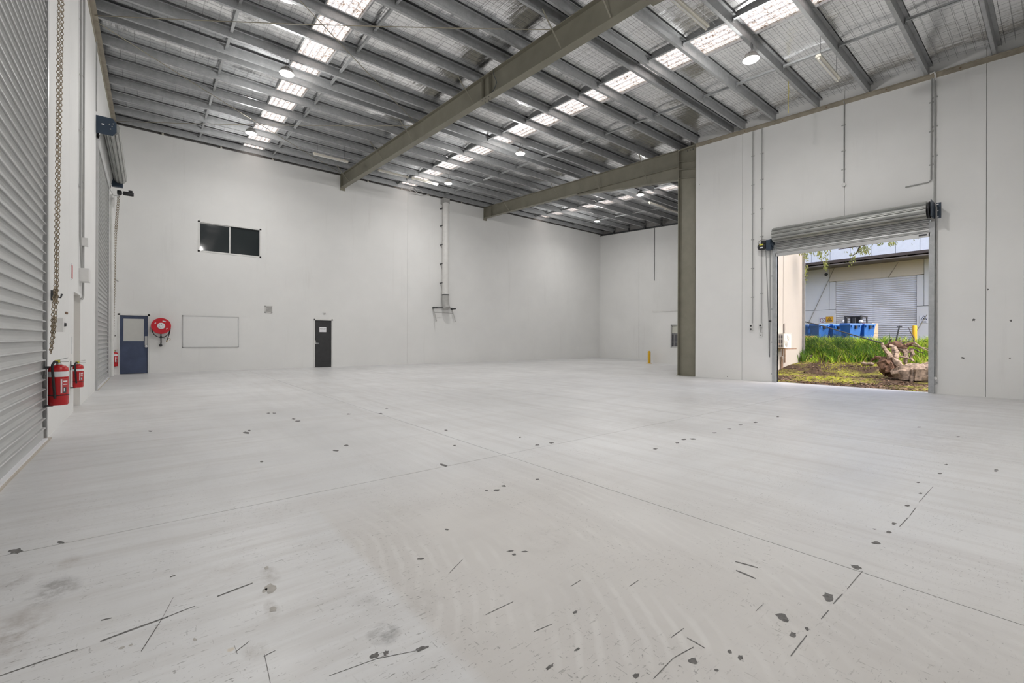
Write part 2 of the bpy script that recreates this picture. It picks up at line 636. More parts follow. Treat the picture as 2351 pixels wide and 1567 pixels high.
def cells_x(mb, X0, X1, ys, zs_top, holes):
    """wall slab lying in X0..X1 along Y; ys = (y0,y1); holes = [(ya,yb,za,zb)]; top follows zs_top(y)"""
    y0, y1 = ys
    cuts = sorted({y0, y1, *[min(max(h[0], y0), y1) for h in holes], *[min(max(h[1], y0), y1) for h in holes]})
    for a, b in zip(cuts[:-1], cuts[1:]):
        if b - a < 1e-4: continue
        mid = (a + b) / 2
        hs = sorted([h for h in holes if h[0] < mid < h[1]], key=lambda h: h[2])
        z = 0.0
        for h in hs:
            if h[2] > z + 1e-4:
                mb.box(X0, X1, a, b, z, h[2])
            z = h[3]
        ta, tb = zs_top(a), zs_top(b)
        mb.hexa([(X0, a, z), (X1, a, z), (X1, b, z), (X0, b, z)], [(X0, a, ta), (X1, a, ta), (X1, b, tb), (X0, b, tb)])

def cells_y(mb, Y0, Y1, xs, ztop, holes):
    x0, x1 = xs
    cuts = sorted({x0, x1, *[min(max(h[0], x0), x1) for h in holes], *[min(max(h[1], x0), x1) for h in holes]})
    for a, b in zip(cuts[:-1], cuts[1:]):
        if b - a < 1e-4: continue
        mid = (a + b) / 2
        z = 0.0
        for h in sorted([h for h in holes if h[0] < mid < h[1]], key=lambda h: h[2]):
            if h[2] > z + 1e-4:
                mb.box(a, b, Y0, Y1, z, h[2])
            z = h[3]
        mb.box(a, b, Y0, Y1, z, ztop)

# ================================================================== floor
fl = MB().box(XL - 0.25, XR + 0.16, YF - 0.2, YC + 0.3, -0.30, -0.05).box(XL - 0.25, XF + 0.15, YC + 0.3, YB + 0.2, -0.30, -0.05).build('floor', 'joint_dark')
tag(fl, 'pale painted concrete warehouse floor with saw-cut joints', 'floor', kind='structure')
xe = [XL - 0.25, 3.02, 7.03, 11.04, XR + 0.15]
ye = [YF - 0.2, 3.865, 9.6, 15.3, YB + 0.2]
g = 0.003
for j in range(4):
    for i in range(4):
        x0, x1, y0, y1 = xe[i] + g, xe[i + 1] - g, ye[j] + g, ye[j + 1] - g
        if i == 3 and j == 0: y1 = ye[1] - g
        # the saw cuts further in are filled flush and do not show
        if j >= 1: y0 = ye[j] - (g if j == 1 else 0) + (2 * g if j == 1 else 0); y1 = ye[j + 1] if j < 3 else ye[j + 1]
        if i == 3: pass
        MB().box(x0, x1, y0, y1, -0.12, 0.0).build('floor_slab', 'floor_paint', fl)
MB().box(XR + 0.15, XF + 0.15, YC + 0.16, YB + 0.2, -0.12, 0.0).build('floor_slab', 'floor_paint', fl)

# ================================================================== back wall
DOOR1 = (-0.79, -0.015, 0.0, 2.07)
DOOR2 = (5.655, 6.375, 0.0, 2.085)
WIN1 = (1.47, 3.535, 4.58, 5.70)
ZB = 8.655
wb = MB().box(XL - 0.2, XF + 0.2, YB + 0.16, YB + 0.24, 0, 9.3).build('wall_back', 'joint_dark')
tag(wb, 'tall plain white back wall behind the blue door and whiteboard', 'wall', kind='structure')
for xs in ((XL - 0.1, 10.043), (10.049, XF)):
    m = MB(); cells_y(m, YB, YB + 0.17, xs, ZB, [DOOR1, DOOR2, WIN1]); m.build('wall_panel', 'wall_white', wb)
# little packers in the gap on top of the wall
for x in (0.35, 2.15, 3.95, 8.0, 9.7, 11.2, 13.2):
    MB().box(x, x + 0.06, YB, YB + 0.05, ZB - 0.001, ZB + 0.07).build('packer', 'plastic_cream', wb)

# ================================================================== walls on the shutter side
SH1 = (2.90, 7.965, 0.0, 6.60)
SH2 = (14.66, 18.97, 0.0, 6.45)
REC = (10.62, 11.56, 0.0, 2.05)
wl = MB().box(XL - 0.34, XL - 0.26, YF - 0.2, YB + 0.2, 0, 9.3).build('wall_left', 'black_void')
tag(wl, 'white wall carrying the tall roller shutters and fire extinguishers', 'wall', kind='structure')
for ys in ((YF, 2.90), (2.90, 10.025), (10.031, 14.0), (14.006, YB)):
    m = MB(); cells_x(m, XL - 0.26, XL, ys, lambda y: ZR(y) + 0.02, [SH1, SH2, REC]); m.build('wall_panel', 'panel_white', wl)
m = MB().box(XL - 0.14, XL - 0.11, REC[0], REC[1], 0.01, REC[3])
d3 = m.build('door_3', 'door_beige'); tag(d3, 'beige personnel door set deep in the white shutter wall', 'door', kind='structure')
MB().box(XL - 0.112, XL - 0.06, REC[0] + 0.08, REC[0] + 0.2, 0.98, 1.01).box(XL - 0.112, XL - 0.10, REC[0] + 0.06, REC[0] + 0.11, 0.9, 1.08).build('door_handle', 'steel_bright', d3)

# ================================================================== side wall with the open shutter
YE_OUT = 8.14
OPEN = (2.06, 5.475, 0.0, 4.20)
wr = MB()
cells_x(wr, XR + 0.05, XR + 0.14, (YF, YC - 0.01), lambda y: ZR(y) + PD - 0.01, [OPEN])
wr = wr.build('wall_right', 'joint_dark')
tag(wr, 'white precast panel wall around the half-open roller shutter', 'wall', kind='structure')
js = [YF, 1.132, 3.782, 6.475, YC]
for a, b in zip(js[:-1], js[1:]):
    m = MB(); cells_x(m, XR, XR + 0.15, (a + 0.004, b - 0.004), lambda y: ZR(y) + PD + 0.075, [OPEN]); m.build('wall_panel', 'panel_white', wr)
MB().box(XR - 0.002, XR + 0.001, 7.905, 7.955, 0, ZR(7.9) - 0.12).build('sealant_strip', 'panel_white', wr)
m = MB(); m.hexa([(XR + 0.15, YF - 0.1, 7.3), (XR + 0.19, YF - 0.1, 7.3), (XR + 0.19, YE_OUT, 7.6), (XR + 0.15, YE_OUT, 7.6)], [(XR + 0.15, YF - 0.1, ZR(YF) + 0.42), (XR + 0.19, YF - 0.1, ZR(YF) + 0.42), (XR + 0.19, YE_OUT, ZR(YE_OUT) + 0.42), (XR + 0.15, YE_OUT, ZR(YE_OUT) + 0.42)])
m.build('light_seal', 'galvanised', wr)  # unseen strip added above the wall top to keep sky light out
# bolt holes and scars left on the panels
for (px, py, s) in ((2236, 734, 3.5), (2321, 735, 3.2), (2211, 821, 3.2), (2319, 822, 2.0), (2268, 664, 2.4), (2121, 617, 0.1), (1606, 423, 2.2), (1670, 864, 1.6), (1735, 711, 1.0), (1753, 711, 0.9)):
    if s < 0.2: continue
    p = on_x(px, py, XR)
    r = s * 0.0075
    mm = MB()
    k = 9
    ring = [(XR - 0.002, p[1] + r * random.uniform(0.5, 1.3) * math.cos(2 * math.pi * i / k), p[2] + 1.3 * r * random.uniform(0.4, 1.3) * math.sin(2 * math.pi * i / k)) for i in range(k)]
    mm.add(ring, [tuple(range(k))])
    mm.build('scar', 'chip', wr)

# ================================================================== far wall, bay wall, front wall
wf = MB()
wf.box(XF + 0.12, XF + 0.2, YC, YB + 0.2, 0, 9.3)
wf = wf.build('wall_far', 'joint_dark')
tag(wf, 'white end wall of the deep bay beyond the green column', 'wall', kind='structure')
for ys in ((YC + 0.12, 12.5), (12.506, 17.497), (17.503, YB)):
    m = MB(); cells_x(m, XF, XF + 0.14, ys, lambda y: ZR(y) - 0.10, []); m.build('wall_panel', 'wall_white', wf)
m = MB(); cells_y(m, YF - 0.15, YF, (XL - 0.3, XR + 0.2), 7.95, [])
tag(m.build('wall_front', 'wall_white'), 'white front wall behind the viewer', 'wall', kind='structure')
YE = 8.15
we = MB(); cells_y(we, YE + 0.10, YE + 0.17, (XR + 0.14, XF + 0.17), ZR(8.2) + 0.3, [])
we = we.build('wall_outer', 'joint_dark'); tag(we, 'beige rendered outside wall carrying the air conditioner', 'wall', kind='structure')
p1 = on_y(1798, 700, YE)[0]
for xs in ((XR + 0.14, p1 - 0.02), (p1 + 0.02, XF + 0.17)):
    MB().box(xs[0], xs[1], YE, YE + 0.11, -0.4, ZR(8.2) + 0.3).build('wall_panel', 'render_beige', we)
MB().box(XF + 0.15, XF + 0.17, YE, YE + 1.2, -0.4, 8.2).build('wall_panel', 'render_beige', we)

# ================================================================== roof: sheeting, foil, skylights, safety mesh
PURLIN_Y = [-0.15, 0.98, 2.10, 3.24, 4.38, 5.50, 6.40, 6.76, 7.97, 8.69, 9.88, 10.96, 12.20, 13.02, 13.38, 14.63, 15.84, 17.06, 18.29, 19.50, 20.52]
TWIN = (6.40, 6.76, 13.02, 13.38)
SKY = [(2.87, 3.60), (9.46, 10.36), (18.66, 19.40)]
ce = MB()
def roof_strip(mb, x0, x1, y0, y1, dz, th):
    mb.hexa([(x0, y0, ZR(y0) + dz), (x1, y0, ZR(y0) + dz), (x1, y1, ZR(y1) + dz), (x0, y1, ZR(y1) + dz)],
            [(x0, y0, ZR(y0) + dz + th), (x1, y0, ZR(y0) + dz + th), (x1, y1, ZR(y1) + dz + th), (x0, y1, ZR(y1) + dz + th)])
xs_r = [XL - 0.3] + [v for s in SKY for v in s] + [XF + 0.2]
for i in range(0, len(xs_r), 2):
    a, b = xs_r[i], xs_r[i + 1]
    if a < XR + 0.2:
        roof_strip(ce, a, min(b, XR + 0.17), YF - 0.2, 8.2, PD + 0.12, 0.02)
    roof_strip(ce, a, b, 8.2, YB + 0.25, PD + 0.12, 0.02)
ce = ce.build('ceiling', 'galvanised'); tag(ce, 'foil-lined steel roof sheeting above the purlins', 'ceiling', kind='structure')

gaps = list(zip([YF] + PURLIN_Y, PURLIN_Y + [YB + 0.2]))
def foil_panel(x0, x1, y0, y1):
    nx = max(2, int((x1 - x0) / 0.16)); ny = 8
    vs, fs = [], []
    for j in range(ny + 1):
        v = j / ny
        y = y0 + (y1 - y0) * v
        for i in range(nx + 1):
            x = x0 + (x1 - x0) * i / nx
            belly = 4 * v * (1 - v)
            lump = math.sin(x * 5.1 + y * 1.3) * 0.35 + math.sin(x * 11.7 - y * 2.1 + 1.0) * 0.25 + math.sin(x * 2.3 + y * 0.7) * 0.4
            vs.append((x, y, ZR(y) + PD + 0.014 + belly * (0.034 + 0.016 * lump)))
    for j in range(ny):
        for i in range(nx):
            a = j * (nx + 1) + i
            fs.append((a, a + 1, a + nx + 2, a + nx + 1))
    MB().add(vs, fs).build('insulation_foil', 'foil', ce, smooth=True)
for (y0, y1) in gaps:
    if y1 - y0 < 0.05: continue
    for i in range(0, len(xs_r), 2):
        a, b = xs_r[i], xs_r[i + 1]
        if y1 < 8.3:
            if a > XR: continue
            b = min(b, XR + 0.14)
        if i == 4 and y1 >= 8.3: pass
        foil_panel(a, b, y0, y1)

# wire safety mesh under the foil: too fine to take apart wire by wire
wm = MB()
def wire_y(x, y0, y1, r=0.0022):
    ys = [y0, y1]
    pts = [(x, y, ZR(y) + PD + 0.004) for y in ys]
    wm.tube(pts, r, 3, cap=False)
x = XL + 0.1
while x < XF:
    wire_y(x, YF if x < XR else YC + 0.3, YB)
    x += 0.30
y = YF + 0.1
while y < YB:
    z = ZR(y) + PD + 0.002
    wm.tube([(XL, y, z), (XR if y < 8.2 else XF, y, z)], 0.0022, 3, cap=False)
    y += 0.15
o = wm.build('safety_mesh', 'wire', ce); o['kind'] = 'stuff'

for k, (a, b) in enumerate(SKY):
    prof = []
    n = 5
    w = (b - a) / n
    for i in range(n):
        x = a + i * w
        prof += [(x, 0.0), (x + w * 0.30, 0.0), (x + w * 0.40, 0.03), (x + w * 0.85, 0.03), (x + w * 0.95, 0.0)]
    prof.append((b, 0.0))
    y0 = YF - 0.1 if k < 2 else 8.25
    m = MB()
    vs, fs = [], []
    segs = 12
    for j in range(segs + 1):
        y = y0 + (YB + 0.15 - y0) * j / segs
        vs += [(p[0], y, ZR(y) + PD + 0.03 + p[1]) for p in prof]
    q = len(prof)
    for j in range(segs):
        for i in range(q - 1):
            fs.append((j * q + i, j * q + i + 1, (j + 1) * q + i + 1, (j + 1) * q + i))
    m.add(vs, fs)
    t = thing('skylight', ['weathered translucent skylight strip crossed by bracing rods above the blue door',
                           'weathered translucent skylight strip between the two green rafters',
                           'weathered translucent skylight strip over the deep bay beyond the column'][k], 'skylight',
              ((a + b) / 2, 12.0, ZR(12) + PD), 'translucent roof skylights', 'structure')
    m.build('fibreglass_sheet', 'fibreglass', t)
    for xx in (a - 0.02, b - 0.01):
        mm = MB(); roof_strip(mm, xx, xx + 0.03, y0, YB + 0.1, PD - 0.02, 0.16); mm.build('edge_flashing', 'galvanised', t)

# ================================================================== purlins and bridging
def zee(length):
    m = MB()
    th = 0.006
    m.box(0, length, -th / 2, th / 2, 0, PD)
    m.box(0, length, 0, 0.068, 0, th)
    m.box(0, length, 0.062, 0.068, 0, 0.020)
    m.box(0, length, -0.066, 0, PD - th, PD)
    m.box(0, length, -0.066, -0.060, PD - 0.02, PD)
    return m
proto = {}
for y in PURLIN_Y:
    L = (XR + 0.10 if y < 8.2 else XF + 0.05) - XL
    kk = (round(L, 2), y in TWIN)
    if kk not in proto:
        o = zee(L).build('roof_purlin', 'galvanised')
        proto[kk] = o
        o.location = (XL, y, ZR(y))
    else:
        o = part_copy(proto[kk], (XL, y, ZR(y)))
    o.rotation_euler = (math.atan(0.0545), 0, 0)
    tag(o, 'galvanised steel purlin set close beside its twin under the foil' if y in TWIN
        else 'single galvanised steel purlin running under the foil roof', 'purlin',
        'twinned purlins' if y in TWIN else 'single roof purlins')

BRIDGE_X = [1.47, 3.95, 9.42, 12.03, 18.45, 21.72]
bproto = {}
for (y0, y1) in zip(PURLIN_Y[:-1], PURLIN_Y[1:]):
    if y1 - y0 < 0.5 or y1 < 0.5: continue
    L = round(y1 - y0 - 0.02, 2)
    for x in BRIDGE_X:
        if x > XR and y0 < 8.3: continue
        if L not in bproto:
            m = MB()
            m.box(-0.03, 0.03, 0.01, L, 0.0, 0.006).box(-0.03, -0.024, 0.01, L, 0.0, 0.05).box(-0.03, 0.03, 0.004, 0.012, -0.05, 0.07).box(-0.03, 0.03, L - 0.008, L, -0.05, 0.07)
            o = m.build('bridging_channel', 'galvanised')
            bproto[L] = o
        else:
            o = part_copy(bproto[L], (0, 0, 0))
        o.location = (x, y0, ZR(y0) + 0.11)
        o.rotation_euler = (math.atan(0.0545), 0, 0)
        tag(o, 'short galvanised bridging channel joining two roof purlins', 'bridging', 'bridging between purlins')

# ================================================================== rafters, column, steel angles
def ybox(mb, x0, x1, y0, y1, lo, hi, n=1):
    for i in range(n):
        a = y0 + (y1 - y0) * i / n; b = y0 + (y1 - y0) * (i + 1) / n
        mb.hexa([(x0, a, lo(a)), (x1, a, lo(a)), (x1, b, lo(b)), (x0, b, lo(b))], [(x0, a, hi(a)), (x1, a, hi(a)), (x1, b, hi(b)), (x0, b, hi(b))])
    return mb

def rafter(label, xc, y0, y1, yh, deep, depth, braces, stiff):
    t = thing('rafter', label, 'rafter', (xc, y1, ZR(y1) - depth), 'green steel roof rafters')
    fw = 0.105
    top = lambda y: ZR(y) - 0.002
    bot = lambda y: ZR(y) - depth
    ybox(MB(), xc - fw, xc + fw, y0, y1, lambda y: top(y) - 0.018, top).build('top_flange', 'beam_paint', t)
    ybox(MB(), xc - fw, xc + fw, y0, y1, bot, lambda y: bot(y) + 0.018).build('bottom_flange', 'beam_paint', t)
    ybox(MB(), xc - 0.006, xc + 0.006, y0, y1, lambda y: bot(y) + 0.017, lambda y: top(y) - 0.017).build('web', 'beam_paint', t)
    # haunch growing toward the column
    hb = lambda y: bot(y) - 0.05 - (deep - 0.05) * (yh - y) / (yh - y0)
    ybox(MB(), xc - 0.006, xc + 0.006, y0, yh, hb, lambda y: bot(y) + 0.001).build('haunch_web', 'beam_paint', t)
    ybox(MB(), xc - fw, xc + fw, y0, yh, lambda y: hb(y) - 0.018, hb).build('haunch_flange', 'beam_paint', t)
    MB().box(xc - fw, xc + fw, y1 - 0.02, y1, ZR(y1) - depth - 0.13, ZR(y1) - 0.0).build('end_plate', 'beam_paint', t)
    for y in stiff:
        MB().box(xc - fw + 0.01, xc - 0.006, y - 0.006, y + 0.006, bot(y) + 0.018, top(y) - 0.018).build('stiffener', 'beam_paint', t)
    for (y, s) in braces:
        b0 = hb(y) if y < yh else bot(y)
        MB().tube([(xc + s * fw, y, b0 + 0.03), (xc + s * 0.62, y + 0.02, ZR(y) + 0.05)], 0.018, 4).build('fly_brace', 'beam_paint', t)
    for y in (9.35, 9.5, 9.65):
        if len(stiff) > 1:
            MB().lathe([(0.014, -0.01), (0.014, 0.014)], (xc - 0.05, y, bot(y) - 0.0), n=6).build('bolt', 'steel_dark', t)
            MB().lathe([(0.014, -0.01), (0.014, 0.014)], (xc + 0.05, y, bot(y) - 0.0), n=6).build('bolt', 'steel_dark', t)
    return t
rafter('green steel rafter meeting the back wall between whiteboard and exhaust duct', 6.83, YF, YB - 0.02, 4.62, 0.42, 0.58,
       [(9.98, -1), (13.48, -1), (15.94, -1), (19.6, -1), (6.7, -1), (5.4, -1)], [9.62, 9.3])
rafter('green steel rafter carried by the green column at the open wall end', 14.77, 8.722, YB - 0.02, 13.65, 0.45, 0.60,
       [(9.98, -1), (12.3, -1), (14.73, -1), (18.39, -1)], [20.0])

cl = thing('steel_column', 'green steel column standing at the end of the panel wall', 'column', (14.77, 8.4, 0))
ZC = ZR(8.4) - 0.02
MB().box(14.665, 14.875, 8.70, 8.722, 0.0, ZC + 0.01).build('flange', 'beam_paint', cl)
MB().box(14.665, 14.875, 8.06, 8.08, 0.0, ZC - 0.02).build('flange', 'beam_paint', cl)
MB().box(14.764, 14.776, 8.08, 8.70, 0.0, ZC - 0.02).build('web', 'beam_paint', cl)
MB().box(14.64, 14.90, 8.05, 8.76, 0.0, 0.016).build('base_plate', 'beam_paint', cl)
MB().box(14.66, 14.88, 8.06, 8.73, ZC - 0.022, ZC + 0.022).build('cap_plate', 'beam_paint', cl)
for z in (6.92, 7.22, 7.50):
    s = 0.0545
    m = MB(); m.hexa([(14.675, 8.08, z - 0.03), (14.764, 8.08, z - 0.03), (14.764, 8.70, z - 0.03 + 0.13), (14.675, 8.70, z - 0.03 + 0.13)],
                     [(14.675, 8.08, z - 0.015), (14.764, 8.08, z - 0.015), (14.764, 8.70, z - 0.015 + 0.13), (14.675, 8.70, z - 0.015 + 0.13)])
    m.build('stiffener', 'beam_paint', cl)
for y in (8.16, 8.26, 8.36):
    MB().lathe([(0.018, 0), (0.018, 0.02)], (14.665, y, ZC - 0.12), axis='x', n=6).build('bolt', 'steel_dark', cl)

tr1 = MB(); ybox(tr1, XR - 0.012, XR, YF, YC, lambda y: ZR(y) - 0.115, lambda y: ZR(y) - 0.004); ybox(tr1, XR - 0.075, XR - 0.012, YF, YC, lambda y: ZR(y) - 0.016, lambda y: ZR(y) - 0.004)
tr1 = tr1.build('trim_1', 'angle_paint'); tag(tr1, 'brown steel angle along the top of the panel wall', 'trim', kind='structure')
for y in (1.55, 2.9, 4.2, 5.3, 6.4, 7.5):
    MB().lathe([(0.022, 0), (0.014, 0.02)], (XR - 0.034, y, ZR(y) - 0.06), axis='x', n=6).build('bolt', 'rust', tr1)
tr2 = MB(); ybox(tr2, XL, XL + 0.012, YF, YB, lambda y: ZR(y) - 0.13, lambda y: ZR(y) - 0.004); ybox(tr2, XL + 0.012, XL + 0.11, YF, YB, lambda y: ZR(y) - 0.016, lambda y: ZR(y) - 0.004)
tr2 = tr2.build('trim_2', 'angle_paint'); tag(tr2, 'brown steel angle along the top of the shutter wall', 'trim', kind='structure')
tr3 = MB(); ybox(tr3, XF - 0.09, XF - 0.002, YC + 0.3, YB - 0.02, lambda y: ZR(y) - 0.14, lambda y: ZR(y) - 0.125); ybox(tr3, XF - 0.012, XF - 0.002, YC + 0.3, YB - 0.02, lambda y: ZR(y) - 0.14, lambda y: ZR(y) - 0.03)
tr3 = tr3.build('trim_3', 'steel_dark'); tag(tr3, 'dark steel angle along the top of the far end wall', 'trim', kind='structure')
for y in PURLIN_Y:
    if y > 9 and y < 20:
        MB().box(XF - 0.10, XF - 0.02, y - 0.05, y + 0.05, ZR(y) - 0.12, ZR(y) + 0.1).build('cleat', 'steel_dark', tr3)

# diagonal roof rods
def rod(label, a, b, sag=0.05):
    pts = []
    for i in range(9):
        u = i / 8
        y = a[1] + (b[1] - a[1]) * u
        pts.append((a[0] + (b[0] - a[0]) * u, y, ZR(y) - 0.03 - sag * 4 * u * (1 - u)))
    t = MB().tube(pts, 0.009, 6).build('bracing_rod', 'rod_steel')
    tag(t, label, 'rod', 'roof bracing rods')
rod('thin bracing rod crossing from the shutter wall to the rafter haunch end', (XL + 0.06, 13.30), (6.74, 6.95))
rod('thin bracing rod crossing the skylight toward the rafter at the twinned purlins', (XL + 0.06, 6.95), (6.74, 13.30))
rod('thin bracing rod near the back wall reaching from the corner to the rafter', (XL + 0.06, 20.45), (6.74, 13.55))
rod('thin bracing rod running behind two lamps toward the rafter end plate', (XL + 0.06, 13.55), (6.74, 20.45))

# ================================================================== high-bay lamps
def lamp(x, y, drop, label):
    z = ZR(y) - drop
    t = thing('high_bay_lamp', label, 'lamp', (x, y, z), 'round high-bay lamps')
    MB().lathe([(0.03, 0.16), (0.055, 0.16), (0.06, 0.10), (0.13, 0.07), (0.165, 0.03), (0.17, -0.01), (0.155, -0.02), (0.14, -0.012)], (x, y, z), n=24).build('housing', 'duct_grey', t, smooth=True); hs = bpy.data.objects[MB.last]
    MB().lathe([(0.138, -0.012), (0.10, -0.026), (0.0, -0.03)], (x, y, z), n=24).build('lens', 'lamp_lens', t, smooth=True)
    for k in range(10):
        a = 2 * math.pi * k / 10
        c, s = math.cos(a), math.sin(a)
        MB().hexa([(x + 0.06 * c - 0.004 * s, y + 0.06 * s + 0.004 * c, z + 0.06), (x + 0.06 * c + 0.004 * s, y + 0.06 * s - 0.004 * c, z + 0.06),
                   (x + 0.15 * c + 0.004 * s, y + 0.15 * s - 0.004 * c, z + 0.035), (x + 0.15 * c - 0.004 * s, y + 0.15 * s + 0.004 * c, z + 0.035)],
                  [(x + 0.06 * c - 0.004 * s, y + 0.06 * s + 0.004 * c, z + 0.14), (x + 0.06 * c + 0.004 * s, y + 0.06 * s - 0.004 * c, z + 0.14),
                   (x + 0.13 * c + 0.004 * s, y + 0.13 * s - 0.004 * c, z + 0.10), (x + 0.13 * c - 0.004 * s, y + 0.13 * s + 0.004 * c, z + 0.10)]).build('cooling_fin', 'duct_grey', hs)
    MB().tube([(x, y, z + 0.16), (x, y, z + 0.20), (x + 0.012, y, z + 0.22), (x, y, z + 0.26), (x, y, z + drop + 0.02)], 0.006, 5).build('hanging_chain', 'steel_dark', t)
    MB().tube([(x + 0.03, y, z + 0.15), (x + 0.10, y, z + 0.28), (x + 0.07, y, z + drop + 0.03)], 0.005, 5).build('power_cord', 'black_plastic', t)
    ld = bpy.data.lights.new('lamp_light', 'AREA')
    ld.shape = 'DISK'; ld.size = 0.26; ld.energy = LAMP_WATTS
    ld.color = (1.0, 0.985, 0.965)
    ld.spread = R(165)
    lo = bpy.data.objects.new('lamp_light', ld)
    lo.location = (0, 0, -0.035)
    col.objects.link(lo); lo.parent = t
    gd = bpy.data.lights.new('lamp_fill', 'POINT')  # extra fill hung below the lens, added to flatten the lighting
    gd.energy = LAMP_FILL; gd.shadow_soft_size = 0.10; gd.color = (1.0, 0.985, 0.965)
    go = bpy.data.objects.new('lamp_fill', gd)
    go.location = (0, 0, -0.15)
    col.objects.link(go); go.parent = t
LB = 'lit round high-bay lamp hanging '
lamp(2.66, 12.25, 0.36, LB + 'beside the first skylight at the twinned purlins')
lamp(2.65, 17.20, 0.36, LB + 'beside the first skylight near the back wall')
lamp(10.27, 17.18, 0.36, LB + 'above the white exhaust duct')
lamp(10.25, 12.22, 0.36, LB + 'between the two rafters over mid floor')
lamp(10.30, 4.38, 0.36, LB + 'before the panel wall with the open shutter')
lamp(17.39, 12.22, 0.36, LB + 'in the deep bay beside its skylight')
lamp(20.23, 17.15, 0.36, LB + 'in the deep bay before the far corner')
lamp(2.66, 4.38, 0.36, LB + 'out of view over the near floor, added to brighten it')  # unseen lamp, added to even out brightness near the viewer
lamp(5.40, 0.50, 0.36, LB + 'out of view by the front wall, added as near fill')  # another lamp out of view, added to lift the near floor and walls

# ================================================================== fluorescent battens (switched off)
def batten(x0, x1, y, drop, label):
    z = ZR(y) - drop
    t = thing('fluorescent_batten', label, 'light fitting', ((x0 + x1) / 2, y, z), 'hanging fluorescent battens')
    MB().prism([(-0.055, 0.0), (0.055, 0.0), (0.045, 0.055), (-0.045, 0.055)], 'x', x0, x1, (y, z)).build('housing', 'tube_white', t)
    MB().tube([(x0 + 0.05, y, z - 0.028), (x1 - 0.05, y, z - 0.028)], 0.016, 8).build('tube', 'pvc_white', t)
    for x in (x0 + 0.03, x1 - 0.05):
        MB().box(x, x + 0.02, y - 0.02, y + 0.02, z - 0.05, z + 0.002).build('lamp_holder', 'tube_white', t)
    for x in (x0 + 0.15, x1 - 0.15):
        MB().tube([(x, y, z + 0.05), (x, y, ZR(y) + PD)], 0.004, 4).build('suspension_wire', 'steel_dark', t)
BL = 'unlit cream fluorescent batten hung on wires '
batten(4.73, 6.02, 17.62, 0.40, BL + 'on the shutter side of the first rafter')
batten(7.25, 8.58, 17.66, 0.40, BL + 'just past the first rafter')
batten(8.68, 9.95, 17.56, 0.42, BL + 'below the end of the middle skylight')
batten(11.12, 12.48, 3.35, 0.42, BL + 'near the top of the panel wall')
batten(7.22, 8.55, 4.47, 0.40, BL + 'beside the haunch of the first rafter')
batten(18.65, 20.05, 12.60, 0.42, BL + 'in the deep bay nearer the column')
batten(20.12, 21.52, 12.66, 0.42, BL + 'in the deep bay nearer the end wall')

# ================================================================== roller shutters
PITCH = 0.1185
SLAT = [(0.0, 0.0), (0.026, 0.0), (0.030, 0.004), (0.030, 0.011), (0.022, 0.016), (0.003, 0.018), (0.0, 0.030), (-0.004, 0.06), (-0.004, 0.09),
        (0.0, 0.108), (0.009, 0.1135), (0.013, PITCH - 0.003), (0.013, PITCH - 0.001), (-0.014, PITCH - 0.001), (-0.016, 0.06), (-0.014, 0.0)]

def rib_ring(r, n):
    """outline of a rolled-up ribbed curtain: flat lands with narrow deep grooves"""
    out = []
    for i in range(n):
        for (u, q) in ((0.04, 0.88), (0.10, 1.0), (0.40, 1.03), (0.66, 1.0), (0.72, 0.93), (0.86, 0.93), (0.90, 1.0), (0.96, 1.0)):
            a = 2 * math.pi * (i + u) / n
            out.append((r * q * math.cos(a), r * q * math.sin(a)))
    return out

